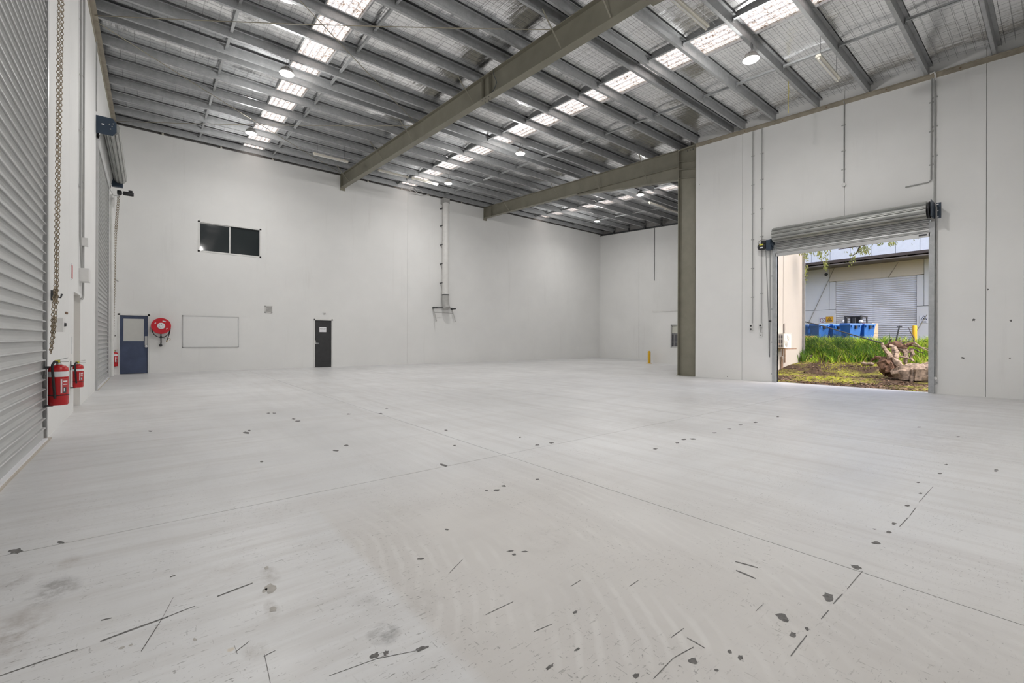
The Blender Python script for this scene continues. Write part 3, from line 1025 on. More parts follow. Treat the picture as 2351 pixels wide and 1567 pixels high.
def shutter(name_label, y0, y1, ztop, far_motor):
    """closed slatted shutter in the X = XL wall"""
    t = thing('roller_shutter', name_label, 'roller shutter', (XL, y0, 0))
    xc = XL - 0.012
    ya, yb = y0 + 0.02, y1 - 0.125
    first = MB().prism(SLAT, 'y', ya, yb, (xc, 0.15)).build('slat', 'shutter_zinc', t)
    n = int((ztop - 0.15) / PITCH) + 1
    for k in range(1, n):
        part_copy(first, (0, 0, k * PITCH))
    MB().box(xc - 0.02, xc + 0.012, ya, yb, 0.035, 0.152).build('bottom_rail', 'shutter_zinc', t)
    MB().box(xc - 0.06, xc + 0.066, y0 - 0.0, y1 + 0.02, 0.0005, 0.018).build('threshold_strip', 'door_beige', t)
    MB().box(xc - 0.055, xc + 0.05, ya, yb, 0.018, 0.036).build('rubber_seal', 'label_white', t)
    # guide channels: dark slot with a pale steel edge
    MB().box(XL - 0.10, XL - 0.045, yb - 0.02, y1, 0.0, ztop + 0.1).build('guide_slot', 'black_void', t)
    MB().box(XL - 0.02, XL + 0.012, y1 - 0.004, y1 + 0.075, 0.0, ztop + 0.1).build('guide_edge', 'alu', t)
    MB().box(XL - 0.02, XL + 0.042, y0 - 0.075, y0 + 0.012, 0.0, ztop - 0.25).build('guide_edge', 'alu', t)
    zc, xd, r = ztop + 0.08, XL + 0.27, 0.165
    m = MB()
    prof = rib_ring(r, 11)
    m.prism(prof, 'y', y0 - 0.05, y1 + 0.10, (xd, zc))
    m.build('curtain_roll', 'roll_steel', t)
    MB().hexa([(XL + 0.012, ya, ztop - 0.34), (XL + 0.03, ya, ztop - 0.34), (XL + 0.03, yb, ztop - 0.34), (XL + 0.012, yb, ztop - 0.34)],
              [(xd - r, ya, zc - 0.02), (xd - r + 0.02, ya, zc - 0.02), (xd - r + 0.02, yb, zc - 0.02), (xd - r, yb, zc - 0.02)]).build('curtain_lead', 'shutter_zinc', t)
    plate = [(XL, zc + 0.22), (XL + 0.30, zc + 0.22), (XL + 0.37, zc + 0.12), (XL + 0.37, zc - 0.10), (XL + 0.30, zc - 0.20), (XL + 0.20, zc - 0.20), (XL, zc - 0.20)]
    MB().prism(plate, 'y', y0 - 0.09, y0 - 0.075).build('end_bracket', 'bracket_blue', t)
    MB().prism(plate, 'y', y1 + 0.13, y1 + 0.145).build('end_bracket', 'bracket_blue', t)
    for yy in (y0 - 0.10,):
        MB().box(XL + 0.10, XL + 0.15, yy - 0.004, yy + 0.006, zc + 0.02, zc + 0.045).build('slot', 'label_white', t)
        for (dx, dz) in ((0.24, 0.06), (0.29, 0.02), (0.26, -0.05), (0.31, 0.09)):
            MB().lathe([(0.012, -0.012), (0.012, 0.012)], (XL + dx, yy, zc + dz), axis='y', n=6).build('bolt', 'steel_bright', t)
    return t, xd, zc

s1, xd1, zc1 = shutter('tall grey slatted roller shutter beside the hanging brown chain', SH1[0], SH1[1], 6.40, True)
s2, xd2, zc2 = shutter('tall grey slatted roller shutter next to the blue door corner', SH2[0], SH2[1], 6.28, True)
# motor unit of the second shutter
mt = thing('shutter_motor', 'black motor unit at the far end of the closed shutter roll', 'motor', (xd2 - 0.1, 19.2, zc2 - 0.3))
MB().box(xd2 - 0.20, xd2 + 0.06, 19.13, 19.24, zc2 - 0.26, zc2 - 0.02).build('gearbox', 'bracket_blue', mt)
MB().lathe([(0.06, 0), (0.075, 0.02), (0.075, 0.10), (0.05, 0.12)], (xd2 - 0.08, 19.18, zc2 - 0.42), axis='x', n=14).build('brake_drum', 'black_plastic', mt, smooth=True)
MB().lathe([(0.02, 0), (0.06, 0.01), (0.065, 0.03), (0.065, 0.25), (0.055, 0.27)], (xd2 + 0.06, 19.18, zc2 - 0.42), axis='x', n=14).build('motor_body', 'black_plastic', mt, smooth=True)
MB().box(xd2 + 0.20, xd2 + 0.30, 19.13, 19.23, zc2 - 0.38, zc2 - 0.31).build('terminal_box', 'black_plastic', mt)
MB().tube([(xd2 + 0.05, 19.2, zc2 - 0.43), (xd2 - 0.06, 19.22, zc2 - 0.54), (xd2 - 0.18, 19.22, zc2 - 0.52), (xd2 - 0.25, 19.2, zc2 - 0.35), (xd2 - 0.22, 19.18, zc2 - 0.2)], 0.010, 6).build('flexible_cable', 'pvc_grey', mt)

# hanging chains: links are a few pixels each, one mesh per chain
def chain(name, label, paths, link, wire, mat='chain_steel'):
    m = MB()
    L = link * 0.74
    for pts in paths:
        pts = [Vector(p) for p in pts]
        seg = [(a, b) for a, b in zip(pts[:-1], pts[1:])]
        k = 0
        carry = 0.0
        for a, b in seg:
            d = (b - a); ln = d.length; d.normalize()
            s = carry
            while s < ln:
                c = a + d * s
                u = d.cross(Vector((0.3, 1, 0.1))).normalized()
                w = d.cross(u).normalized()
                side = u if k % 2 else w
                ring = []
                hl, hw = link / 2, link * 0.30
                for i in range(8):
                    an = 2 * math.pi * i / 8
                    ring.append(c + d * (hl - wire) * math.copysign(abs(math.cos(an)) ** 0.8, math.cos(an)) + side * hw * math.sin(an))
                ring.append(ring[0]); 
                m.tube(ring, wire, 4, cap=False)
                k += 1
                s += L
            carry = s - ln
    o = m.build(name, mat)
    return o
xk = XL + 0.10
ch = chain('hand_chain', '', [[(-0.87, 7.86, 6.25), (-0.925, 8.10, 1.95), (-0.930, 8.06, 1.75)], [(-0.845, 7.95, 6.25), (-0.915, 8.15, 1.95), (-0.92, 8.10, 1.75)],
                              [(-0.93, 8.06, 1.80), (-0.935, 7.98, 1.55), (-0.94, 7.99, 1.30), (-0.945, 7.93, 1.08)], [(-0.92, 8.12, 1.80), (-0.925, 8.12, 1.5), (-0.935, 8.02, 1.25), (-0.945, 7.93, 1.08)],
                              [(-0.93, 8.05, 1.86), (-0.915, 8.12, 1.72)], [(-0.92, 8.12, 1.88), (-0.93, 8.04, 1.70)], [(-0.91, 8.08, 1.90), (-0.91, 8.09, 1.68)], [(-0.93, 8.0, 1.50), (-0.93, 8.06, 1.33)], [(-0.93, 8.05, 1.52), (-0.94, 7.99, 1.32)]], 0.050, 0.0046)
tag(ch, 'long brown steel hand chain looped over a wall hook', 'chain')
hk = MB().box(XL, XL + 0.025, 8.30, 8.38, 1.75, 1.88).tube([(XL + 0.02, 8.34, 1.80), (XL + 0.09, 8.34, 1.79), (XL + 0.10, 8.34, 1.84)], 0.012, 6).build('wall_hook', 'steel_dark')
tag(hk, 'small dark wall hook holding the brown chain', 'hook')

def switch_box(name, label, cat, face, c, w, h, d, dark):
    """small box on a wall; face 'x+' looks to +X, 'x-' looks to -X, 'y-' looks to -Y"""
    t = thing(name, label, cat, c)
    x, y, z = c
    if face == 'x+':
        MB().box(x, x + d, y - w / 2, y + w / 2, z, z + h).build('case', 'pvc_white', t)
        for (a, b, r) in dark: MB().lathe([(r, d), (r * 0.8, d + 0.02)], (x, y + a, z + b), axis='x', n=10).build('button', 'black_plastic', t)
    elif face == 'x-':
        MB().box(x - d, x, y - w / 2, y + w / 2, z, z + h).build('case', 'pvc_white', t)
        for (a, b, r) in dark: MB().lathe([(r * 0.8, -d - 0.02), (r, -d)], (x, y + a, z + b), axis='x', n=10).build('button', 'black_plastic', t)
    else:
        MB().box(x - w / 2, x + w / 2, y - d, y, z, z + h).build('case', 'pvc_white', t)
        for (a, b, r) in dark: MB().lathe([(r, -d), (r * 0.8, -d - 0.02)], (x + a, y, z + b), axis='y', n=10).build('button', 'black_plastic', t)
    return t
switch_box('shutter_control', 'white control box with black switch behind the brown chain', 'switch', 'x+', (XL, 8.55, 1.34), 0.16, 0.19, 0.10, [(0.03, 0.10, 0.028)])
switch_box('distribution_box', 'pale grey plastic box over the recessed beige door', 'junction box', 'x+', (XL, 11.50, 2.30), 0.34, 0.24, 0.13, [])
switch_box('small_sensor', 'small cream sensor on the grey conduit above the pale box', 'sensor', 'x+', (XL, 11.72, 3.0), 0.14, 0.15, 0.09, [])

def conduit(label, pts, r, mat='pvc_grey', clips=(), axis='z', nrm=(1, 0, 0), name='conduit'):
    t = thing(name, label, 'conduit', pts[0], 'wall conduits')
    MB().tube(pts, r, 8).build('pipe', mat, t, smooth=True)
    for c in clips:
        MB().box(c[0] - 0.010, c[0] + 0.010, c[1] - r - 0.03, c[1] + r + 0.03, c[2] - 0.012, c[2] + 0.012).build('saddle_clip', 'pvc_grey', t)
    return t
conduit('grey conduit dropping to the pale box over the recessed door', [(XL + 0.025, 11.22, ZR(11.2) - 0.15), (XL + 0.025, 11.22, 3.1), (XL + 0.03, 11.40, 2.55)], 0.016, clips=[(XL + 0.02, 11.22, z) for z in (4, 5, 6, 7)])
conduit('grey conduit carrying the small cream sensor', [(XL + 0.025, 11.72, ZR(11.7) - 0.15), (XL + 0.025, 11.72, 2.06), (XL + 0.018, 11.66, 1.99), (XL + 0.018, 11.45, 1.985)], 0.016, clips=[(XL + 0.02, 11.72, z) for z in (4.2, 5.2, 6.2)])
conduit('thin grey conduit running up beside the shutter bracket', [(XL + 0.02, 14.40, ZR(14.4) - 0.10), (XL + 0.02, 14.40, 6.6)], 0.012)
conduit('white downpipe in the corner by the closed shutter', [(XL + 0.07, 19.45, 5.9), (XL + 0.07, 19.45, 0.02)], 0.05, 'pvc_white')
conduit('grey conduit beside the white corner downpipe', [(XL + 0.04, 20.05, 5.8), (XL + 0.04, 20.05, 3.35), (XL + 0.10, 20.3, 3.25), (XL + 0.16, 20.62, 3.22)], 0.020)
ch2 = chain('hand_chain', '', [[(xd2 - 0.05, 19.20, zc2 - 0.46), (XL + 0.10, 19.80, 4.6), (XL + 0.08, 19.82, 1.2)], [(xd2 - 0.02, 19.22, zc2 - 0.46), (XL + 0.14, 19.86, 4.6), (XL + 0.08, 19.84, 1.2)]], 0.06, 0.006)
tag(ch2, 'grey hand chain hanging in the corner by the downpipe', 'chain')
switch_box('shutter_control', 'white control box in the corner beside the blue door', 'switch', 'x+', (XL, 20.15, 1.24), 0.16, 0.18, 0.10, [(0.03, 0.10, 0.03)])

# ================================================================== fire extinguishers
def extinguisher(label, x, y, z, r, h, wall_dir, big):
    t = thing('fire_extinguisher', label, 'fire extinguisher', (x, y, z))
    n = 22
    MB().lathe([(r * 0.92, 0.0), (r, 0.02), (r, h * 0.86), (r * 0.93, h * 0.92), (r * 0.70, h * 0.965), (r * 0.3, h)], (x, y, z), n=n).build('cylinder', 'red_paint', t, smooth=True); cyl = bpy.data.objects[MB.last]
    MB().lathe([(r * 1.008, h * 0.70), (r * 1.008, h * (0.83 if big else 0.80))], (x, y, z), n=n).build('white_band', 'label_white', t, smooth=True)
    # printed label wrapped on the side that faces the room
    def wrap(a0, a1, z0, z1, rr, name, mat):
        vs, fs = [], []
        k = 8
        for i in range(k + 1):
            a = a0 + (a1 - a0) * i / k
            vs += [(x + rr * math.cos(a), y + rr * math.sin(a), z + z0), (x + rr * math.cos(a), y + rr * math.sin(a), z + z1)]
        for i in range(k): fs.append((2 * i, 2 * i + 2, 2 * i + 3, 2 * i + 1))
        MB().add(vs, fs).build(name, mat, cyl)
    A = math.atan2(-y, -x) if wall_dir == 'x' else math.atan2(-y, -x)
    wrap(A + 0.15, A + 1.0, h * 0.28, h * 0.66, r * 1.010, 'label_panel', 'label_red')
    wrap(A + 0.20, A + 0.34, h * 0.30, h * 0.64, r * 1.014, 'label_text', 'label_white')
    wrap(A + 0.45, A + 0.80, h * 0.30, h * 0.44, r * 1.014, 'label_pictogram', 'label_dark')
    wrap(A + 0.50, A + 0.62, h * 0.33, h * 0.42, r * 1.018, 'label_pictogram', 'label_white')
    wrap(A + 0.45, A + 0.95, h * 0.50, h * 0.52, r * 1.014, 'label_text', 'label_white')
    wrap(A + 0.45, A + 0.95, h * 0.57, h * 0.60, r * 1.014, 'label_text', 'label_white')
    MB().lathe([(r * 0.30, h), (r * 0.30, h * 1.04), (r * 0.2, h * 1.05), (r * 0.2, h * 1.10)], (x, y, z), n=10).build('valve', 'steel_bright', t, smooth=True)
    MB().hexa([(x - 0.05, y - 0.012, z + h * 1.07), (x + 0.09, y - 0.012, z + h * 1.055), (x + 0.09, y + 0.012, z + h * 1.055), (x - 0.05, y + 0.012, z + h * 1.07)],
              [(x - 0.05, y - 0.012, z + h * 1.08), (x + 0.09, y - 0.012, z + h * 1.075), (x + 0.09, y + 0.012, z + h * 1.075), (x - 0.05, y + 0.012, z + h * 1.08)]).build('carry_handle', 'steel_bright', t)
    MB().hexa([(x - 0.03, y - 0.012, z + h * 1.09), (x + 0.085, y - 0.012, z + h * 1.15), (x + 0.085, y + 0.012, z + h * 1.15), (x - 0.03, y + 0.012, z + h * 1.09)],
              [(x - 0.03, y - 0.012, z + h * 1.10), (x + 0.085, y - 0.012, z + h * 1.17), (x + 0.085, y + 0.012, z + h * 1.17), (x - 0.03, y + 0.012, z + h * 1.10)]).build('squeeze_lever', 'steel_bright', t)
    MB().box(x - 0.03, x + 0.015, y - 0.03, y - 0.02, z + h * 1.05, z + h * 1.11).build('safety_tag', 'tag_yellow', t)
    # hose down the near side
    hx, hy = math.cos(A - 0.55), math.sin(A - 0.55)
    pts = [(x + hx * r * 0.2, y + hy * r * 0.2, z + h * 1.06), (x + hx * r * 0.7, y + hy * r * 0.7, z + h * 1.08), (x + hx * r * 1.12, y + hy * r * 1.12, z + h * 1.0)]
    for i in range(6):
        u = i / 5
        a = A - 0.55 + 0.25 * u
        pts.append((x + math.cos(a) * r * 1.10, y + math.sin(a) * r * 1.10, z + h * (0.88 - 0.70 * u)))
    ho = MB().tube(pts, 0.013 if big else 0.011, 8).build('hose', 'rubber', t, smooth=True)
    MB().lathe([(r * 1.03, h * 0.235), (r * 1.03, h * 0.255)], (x, y, z), n=n).build('hose_strap', 'rubber', t)
    # hanging bracket back to the wall
    if wall_dir == 'x':
        MB().box(XL, x - r * 0.6, y - 0.02, y + 0.02, z + h * 0.90, z + h * 0.96).build('wall_bracket', 'steel_dark', t)
        MB().box(XL, XL + 0.008, y - 0.03, y + 0.03, z + h * 0.75, z + h * 1.12).build('wall_bracket', 'steel_dark', t)
        MB().box(XL, x - r * 0.5, y - 0.03, y + 0.03, z - 0.012, z + 0.004).build('wall_bracket', 'steel_dark', t)
    else:
        MB().box(x - 0.02, x + 0.02, y + r * 0.6, YB, z + h * 0.90, z + h * 0.96).build('wall_bracket', 'steel_dark', t)
        MB().box(x - 0.03, x + 0.03, YB - 0.008, YB, z + h * 0.75, z + h * 1.12).build('wall_bracket', 'steel_dark', t)
        MB().box(x - 0.03, x + 0.03, y + r * 0.5, YB, z - 0.012, z + 0.004).build('wall_bracket', 'steel_dark', t)
    return t
extinguisher('large red fire extinguisher with white band below the brown chain', -0.868, 7.87, 0.43, 0.093, 0.50, 'x', True)
extinguisher('small red fire extinguisher beside the recessed beige door', -0.90, 10.23, 0.45, 0.066, 0.38, 'x', False)
extinguisher('red fire extinguisher with white label beside the blue door', -0.915, YB - 0.13, 0.29, 0.090, 0.50, 'y', True)
pl = MB().box(XL, XL + 0.006, 10.33, 10.37, 1.0, 1.28).build('information_plate', 'label_white'); tag(pl, 'narrow faded notice over the small extinguisher', 'sign')
pl = MB().box(XL, XL + 0.006, 10.25, 10.42, 2.22, 2.48).build('safety_sign', 'label_white'); tag(pl, 'faded white and red sign on the wall by the recessed door', 'sign')
MB().box(XL + 0.006, XL + 0.008, 10.27, 10.40, 2.24, 2.46).build('sign_print', 'label_red', pl)
for yy in (9.60, 9.72):
    tag(MB().lathe([(0.018, 0), (0.018, 0.02)], (XL, yy, 1.64), axis='x', n=8).build('wall_bolt', 'rust'), 'rusty bolt head on the white wall above the large extinguisher', 'bolt', 'pair of rusty bolts')

# ================================================================== doors on the back wall
def framed_door(name, label, d, leaf_mat):
    x0, x1, z0, z1 = d
    t = thing(name, label, 'door', ((x0 + x1) / 2, YB, 0), kind='structure')
    fw = 0.045
    MB().box(x0 - fw, x0 + 0.01, YB - 0.014, YB + 0.10, 0, z1 + fw).build('door_jamb', 'frame_white', t)
    MB().box(x1 - 0.01, x1 + fw, YB - 0.014, YB + 0.10, 0, z1 + fw).build('door_jamb', 'frame_white', t)
    MB().box(x0 - fw, x1 + fw, YB - 0.014, YB + 0.10, z1 - 0.01, z1 + fw).build('door_head', 'frame_white', t)
    lf = MB().box(x0 + 0.012, x1 - 0.012, YB + 0.03, YB + 0.07, 0.012, z1 - 0.012).build('door_leaf', leaf_mat, t)
    return t, lf
d1, lf1 = framed_door('door_1', 'navy blue door with a pale upper panel', DOOR1, 'door_blue')
MB().box(-0.69, -0.135, YB + 0.022, YB + 0.032, 1.155, 1.945).build('pale_panel', 'frosted', lf1)
for (a, b, c, e) in ((-0.70, -0.69, 1.145, 1.955), (-0.135, -0.125, 1.145, 1.955), (-0.70, -0.125, 1.145, 1.155), (-0.70, -0.125, 1.945, 1.955)):
    MB().box(a, b, YB + 0.018, YB + 0.032, c, e).build('panel_bead', 'door_blue', lf1)
MB().box(-0.108, -0.035, YB + 0.018, YB + 0.031, 1.00, 1.33).build('lock_plate', 'alu', lf1)
MB().lathe([(0.02, 0.03), (0.025, -0.01), (0.042, -0.03), (0.04, -0.055), (0.02, -0.062)], (-0.07, YB, 0.965), axis='y', n=14).build('door_knob', 'steel_bright', lf1, smooth=True)
d2, lf2 = framed_door('door_2', 'black toilet door with a white paper sign', DOOR2, 'door_black')
MB().box(5.86, 6.15, YB + 0.026, YB + 0.031, 1.555, 1.775).build('paper_sign', 'label_white', lf2)
text('TOILET', 0.075, 'sign_lettering', 'ink', lf2, (6.005, YB + 0.024, 1.69), (R(90), 0, 0))
MB().box(5.672, 5.705, YB + 0.01, YB + 0.031, 1.13, 1.19).build('lock_indicator', 'steel_bright', lf2)
MB().lathe([(0.026, 0.03), (0.026, 0.0)], (5.70, YB, 1.062), axis='y', n=12).tube([(5.70, YB, 1.062), (5.70, YB - 0.03, 1.062), (5.81, YB - 0.03, 1.062)], 0.010, 8).build('door_handle', 'steel_bright', lf2)

# ================================================================== window high on the back wall
w1 = thing('window_1', 'high two-pane sliding window with dark glass', 'window', ((WIN1[0] + WIN1[1]) / 2, YB, WIN1[2]), kind='structure')
x0, x1, z0, z1 = WIN1
for (a, b, c, e) in ((x0 - 0.03, x0 + 0.03, z0 - 0.03, z1 + 0.03), (x1 - 0.03, x1 + 0.03, z0 - 0.03, z1 + 0.03), (x0 - 0.03, x1 + 0.03, z0 - 0.03, z0 + 0.03), (x0 - 0.03, x1 + 0.03, z1 - 0.025, z1 + 0.03)):
    MB().box(a, b, YB - 0.012, YB + 0.12, c, e).build('window_frame', 'frame_white', w1)
xm = 2.475
MB().box(xm - 0.02, xm + 0.02, YB + 0.03, YB + 0.07, z0 + 0.03, z1 - 0.025).build('meeting_stile', 'frame_white', w1)
s = MB().box(x0 + 0.03, xm, YB + 0.045, YB + 0.05, z0 + 0.03, z1 - 0.055).build('pane', 'glass_dark', w1)
MB().box(x0 + 0.03, xm - 0.02, YB + 0.03, YB + 0.06, z1 - 0.055, z1 - 0.025).build('sash_rail', 'frame_white', w1)
MB().box(xm, x1 - 0.03, YB + 0.075, YB + 0.08, z0 + 0.03, z1 - 0.025).build('pane', 'glass_dark', w1)
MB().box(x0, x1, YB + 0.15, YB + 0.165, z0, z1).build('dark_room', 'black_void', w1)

# ================================================================== things on the back wall
wbd = thing('whiteboard', 'blank framed whiteboard between the hose reel and the vent', 'whiteboard', (1.88, YB, 0.92))
MB().box(0.985, 2.775, YB - 0.016, YB - 0.002, 0.925, 2.10).build('writing_surface', 'board_white', wbd)
for (a, b, c, e) in ((0.975, 1.0, 0.915, 2.11), (2.76, 2.785, 0.915, 2.11), (0.975, 2.785, 0.915, 0.94), (0.975, 2.785, 2.085, 2.11)):
    MB().box(a, b, YB - 0.024, YB, c, e).build('frame_rail', 'alu', wbd)

vt = thing('wall_vent', 'small square grille on the wall above the whiteboard corner', 'vent', (3.84, YB, 2.33))
for (a, b, c, e) in ((3.70, 3.73, 2.33, 2.61), (3.95, 3.98, 2.33, 2.61), (3.70, 3.98, 2.33, 2.36), (3.70, 3.98, 2.58, 2.61)):
    MB().box(a, b, YB - 0.03, YB, c, e).build('frame', 'duct_white', vt)
MB().box(3.72, 3.96, YB - 0.008, YB - 0.001, 2.35, 2.59).build('backing', 'duct_grey', vt)
for k in range(8):
    z = 2.365 + k * 0.027
    MB().hexa([(3.73, YB - 0.026, z), (3.95, YB - 0.026, z), (3.95, YB - 0.008, z + 0.014), (3.73, YB - 0.008, z + 0.014)],
              [(3.73, YB - 0.026, z + 0.004), (3.95, YB - 0.026, z + 0.004), (3.95, YB - 0.008, z + 0.018), (3.73, YB - 0.008, z + 0.018)]).build('louvre', 'duct_white', vt)
el = thing('emergency_light', 'small white emergency light above the toilet door', 'emergency light', (6.06, YB, 2.35))
MB().box(6.01, 6.11, YB - 0.03, YB, 2.38, 2.45).build('base', 'pvc_white', el)
MB().lathe([(0.045, 0.0), (0.04, -0.02), (0.0, -0.03)], (6.06, YB - 0.045, 2.385), n=14).build('lens', 'duct_grey', el, smooth=True)

hr = thing('fire_hose_reel', 'red fire hose reel with white hub on the back wall', 'hose reel', (0.35, YB, 1.0))
cx, cz, rr = 0.345, 1.70, 0.285
yf = YB - 0.30
MB().lathe([(0.30 * rr, 0.0), (rr, 0.0), (rr, 0.02), (0.98 * rr, 0.03), (0.30 * rr, 0.015)], (cx, yf, cz), axis='y', n=40).build('front_disc', 'red_reel', hr, smooth=True); fd = bpy.data.objects[MB.last]
MB().lathe([(0.5 * rr, 0.0), (rr, 0.0), (rr, 0.02), (0.5 * rr, 0.02)], (cx, yf + 0.16, cz), axis='y', n=40).build('rear_disc', 'red_reel', hr, smooth=True)
MB().lathe([(0.5 * rr, 0.02), (0.93 * rr, 0.025), (0.95 * rr, 0.045), (0.93 * rr, 0.065), (0.95 * rr, 0.085), (0.93 * rr, 0.105), (0.95 * rr, 0.125), (0.93 * rr, 0.15), (0.5 * rr, 0.155)], (cx, yf, cz), axis='y', n=32).build('coiled_hose', 'rubber', hr, smooth=True)
MB().lathe([(0.40 * rr, 0.004), (0.40 * rr, -0.012), (0.34 * rr, -0.02), (0.10 * rr, -0.02)], (cx, yf, cz), axis='y', n=28).build('hub_label', 'label_white', fd, smooth=True)
for a in range(6):
    an = a * 1.05 + 0.3
    MB().box(cx + 0.055 * math.cos(an) - 0.012, cx + 0.055 * math.cos(an) + 0.012, yf - 0.022, yf - 0.019, cz + 0.055 * math.sin(an) - 0.008, cz + 0.055 * math.sin(an) + 0.008).build('hub_print', 'label_dark', fd)
for (an, w, h, rot) in ((R(62), 0.10, 0.035, R(-14)), (R(150), 0.028, 0.05, R(-35)), (R(-32), 0.028, 0.055, R(-35))):
    px_, pz_ = cx + 0.66 * rr * math.cos(an), cz + 0.66 * rr * math.sin(an)
    c_, s_ = math.cos(rot), math.sin(rot)
    quad = [(-w / 2, -h / 2), (w / 2, -h / 2), (w / 2, h / 2), (-w / 2, h / 2)]
    lo = [(px_ + u * c_ - v * s_, yf - 0.001, pz_ + u * s_ + v * c_) for u, v in quad]
    hi = [(p[0], yf - 0.006, p[2]) for p in lo]
    MB().hexa(lo, hi).build('disc_label', 'label_white', fd)
MB().tube([(cx, yf + 0.15, cz), (cx, YB, cz)], 0.05, 10).build('wall_axle', 'steel_dark', hr)
lp = [(cx - 0.26, yf + 0.08, cz - 0.10)]
for i in range(9):
    a = math.pi + math.pi * (i + 0.6) / 10.2
    lp.append((cx + 0.25 * math.cos(a), yf + 0.06, cz - 0.15 + 0.26 * math.sin(a)))
lp += [(cx + 0.26, yf + 0.05, cz - 0.08)]
MB().tube(lp, 0.013, 8).build('hose_loop', 'rubber', hr, smooth=True)
MB().tube([(cx + 0.27, yf + 0.06, cz - 0.02), (cx + 0.25, yf + 0.05, cz - 0.22), (cx + 0.20, yf + 0.05, cz - 0.42), (cx + 0.17, yf + 0.05, cz - 0.52)], 0.014, 8).build('hose_end', 'rubber', hr, smooth=True)
MB().tube([(cx + 0.17, yf + 0.05, cz - 0.50), (cx + 0.16, yf + 0.05, cz - 0.58)], 0.02, 8).tube([(cx + 0.20, yf + 0.05, cz - 0.44), (cx + 0.27, yf + 0.04, cz - 0.46), (cx + 0.25, yf + 0.04, cz - 0.53)], 0.011, 6).build('nozzle', 'brass', hr)
MB().tube([(cx, YB - 0.07, cz - 0.05), (cx, YB - 0.07, 1.30), (cx + 0.005, YB - 0.07, 1.10), (cx - 0.005, YB - 0.06, 1.02)], 0.018, 8).build('supply_pipe', 'steel_dark', hr, smooth=True)
MB().lathe([(0.03, -0.035), (0.035, 0), (0.03, 0.035)], (cx, YB - 0.07, 1.30), n=10).tube([(cx, YB - 0.07, 1.29), (cx + 0.12, YB - 0.08, 1.27)], 0.009, 6).build('stop_valve', 'steel_dark', hr)
MB().lathe([(0.05, 0.0), (0.045, -0.05), (0.02, -0.06)], (cx - 0.005, YB, 1.0), axis='y', n=14).build('pipe_flange', 'steel_dark', hr)

ed = thing('exhaust_duct', 'white exhaust duct dropping down the back wall to a grey elbow', 'duct', (12.1, YB, 2.9))
xd, yd, rd = 12.09, YB - 0.24, 0.178
MB().lathe([(rd, 3.58), (rd, 4.9), (rd + 0.004, 4.9), (rd + 0.004, 4.94), (rd, 4.94), (rd, 6.4), (rd + 0.004, 6.4), (rd + 0.004, 6.44), (rd, 6.44), (rd, 7.9), (rd + 0.012, 7.9), (rd + 0.012, 7.95), (rd, 7.95), (rd, ZR(20.4) - 0.3)], (xd, yd, 0), n=28).build('duct_pipe', 'duct_white', ed, smooth=True)
el_pts = [(xd, yd, 3.60), (xd, yd, 3.32), (xd, yd - 0.02, 3.12), (xd + 0.0, yd - 0.05, 2.98), (xd + 0.02, yd - 0.12, 2.86)]
MB().tube(el_pts, rd + 0.006, 24).build('elbow', 'duct_grey', ed, smooth=True)
MB().lathe([(rd + 0.002, 3.55), (rd + 0.016, 3.55), (rd + 0.016, 3.60), (rd + 0.002, 3.60)], (xd, yd, 0), n=28).build('joint_ring', 'steel_dark', ed)
for z in (4.2, 5.2, 6.2, 7.2, 8.1):
    MB().box(xd - rd - 0.04, xd - rd + 0.02, yd, YB, z - 0.02, z + 0.02).build('wall_strap', 'steel_dark', ed)
MB().box(xd - rd, xd + rd, yd - 0.1, YB, ZR(20.4) - 0.32, ZR(20.4) - 0.06).build('roof_box', 'duct_grey', ed)

sb = thing('support_bracket', 'grey folding steel bracket mounted under the exhaust duct', 'bracket', (12.05, YB, 2.2))
for xx in (11.47, 12.60):
    MB().tube([(xx, YB - 0.05, 2.86), (xx + 0.03, YB - 0.36, 2.18)], 0.024, 6).build('diagonal_strut', 'duct_grey', sb)
    MB().box(xx - 0.03, xx + 0.03, YB - 0.42, YB, 2.84, 2.90).build('arm', 'steel_dark', sb)
    MB().box(xx - 0.03, xx + 0.03, YB - 0.012, YB, 2.70, 2.92).build('wall_plate', 'duct_white', sb)
MB().box(11.45, 12.62, YB - 0.06, YB - 0.02, 2.90, 2.93).build('cross_bar', 'steel_dark', sb)
MB().tube([(11.49, YB - 0.15, 2.64), (12.62, YB - 0.15, 2.64)], 0.020, 6).build('cross_tube', 'duct_grey', sb)

# ================================================================== deep bay: little office, bollard, conduit
XO = 21.25
ofc = thing('site_office', 'small white box office at the end of the deep bay', 'office', (23.0, 11.3, 0))
pt = on_x(1500, 716, XO)
zo, yo = pt[2], pt[1]
ya_, yb_ = yo - 3.4, yo
wy1 = on_x(1541, 770, XO)[1]
wy0 = wy1 - 1.15
wz0, wz1 = on_x(1541, 796, XO)[2], on_x(1541, 746, XO)[2]
m = MB(); cells_x(m, XO, XO + 0.1, (ya_, yb_), lambda y: zo, [(wy0, wy1, wz0, wz1)]); m.build('front_wall', 'wall_white', ofc)
MB().box(XO + 0.1, XF - 0.02, yb_ - 0.1, yb_, 0, zo).build('side_wall', 'wall_white', ofc)
MB().box(XO + 0.1, XF - 0.02, ya_, ya_ + 0.1, 0, zo).build('side_wall', 'wall_white', ofc)
MB().box(XO - 0.03, XF - 0.02, ya_ - 0.03, yb_ + 0.03, zo, zo + 0.06).build('roof_cap', 'frame_white', ofc)
fr = MB()
for (a, b, c, e) in ((wy0 - 0.03, wy0 + 0.03, wz0 - 0.03, wz1 + 0.03), (wy1 - 0.03, wy1 + 0.03, wz0 - 0.03, wz1 + 0.03), (wy0, wy1, wz0 - 0.03, wz0 + 0.03), (wy0, wy1, wz1 - 0.03, wz1 + 0.03)):
    fr.box(XO - 0.015, XO + 0.08, a, b, c, e)
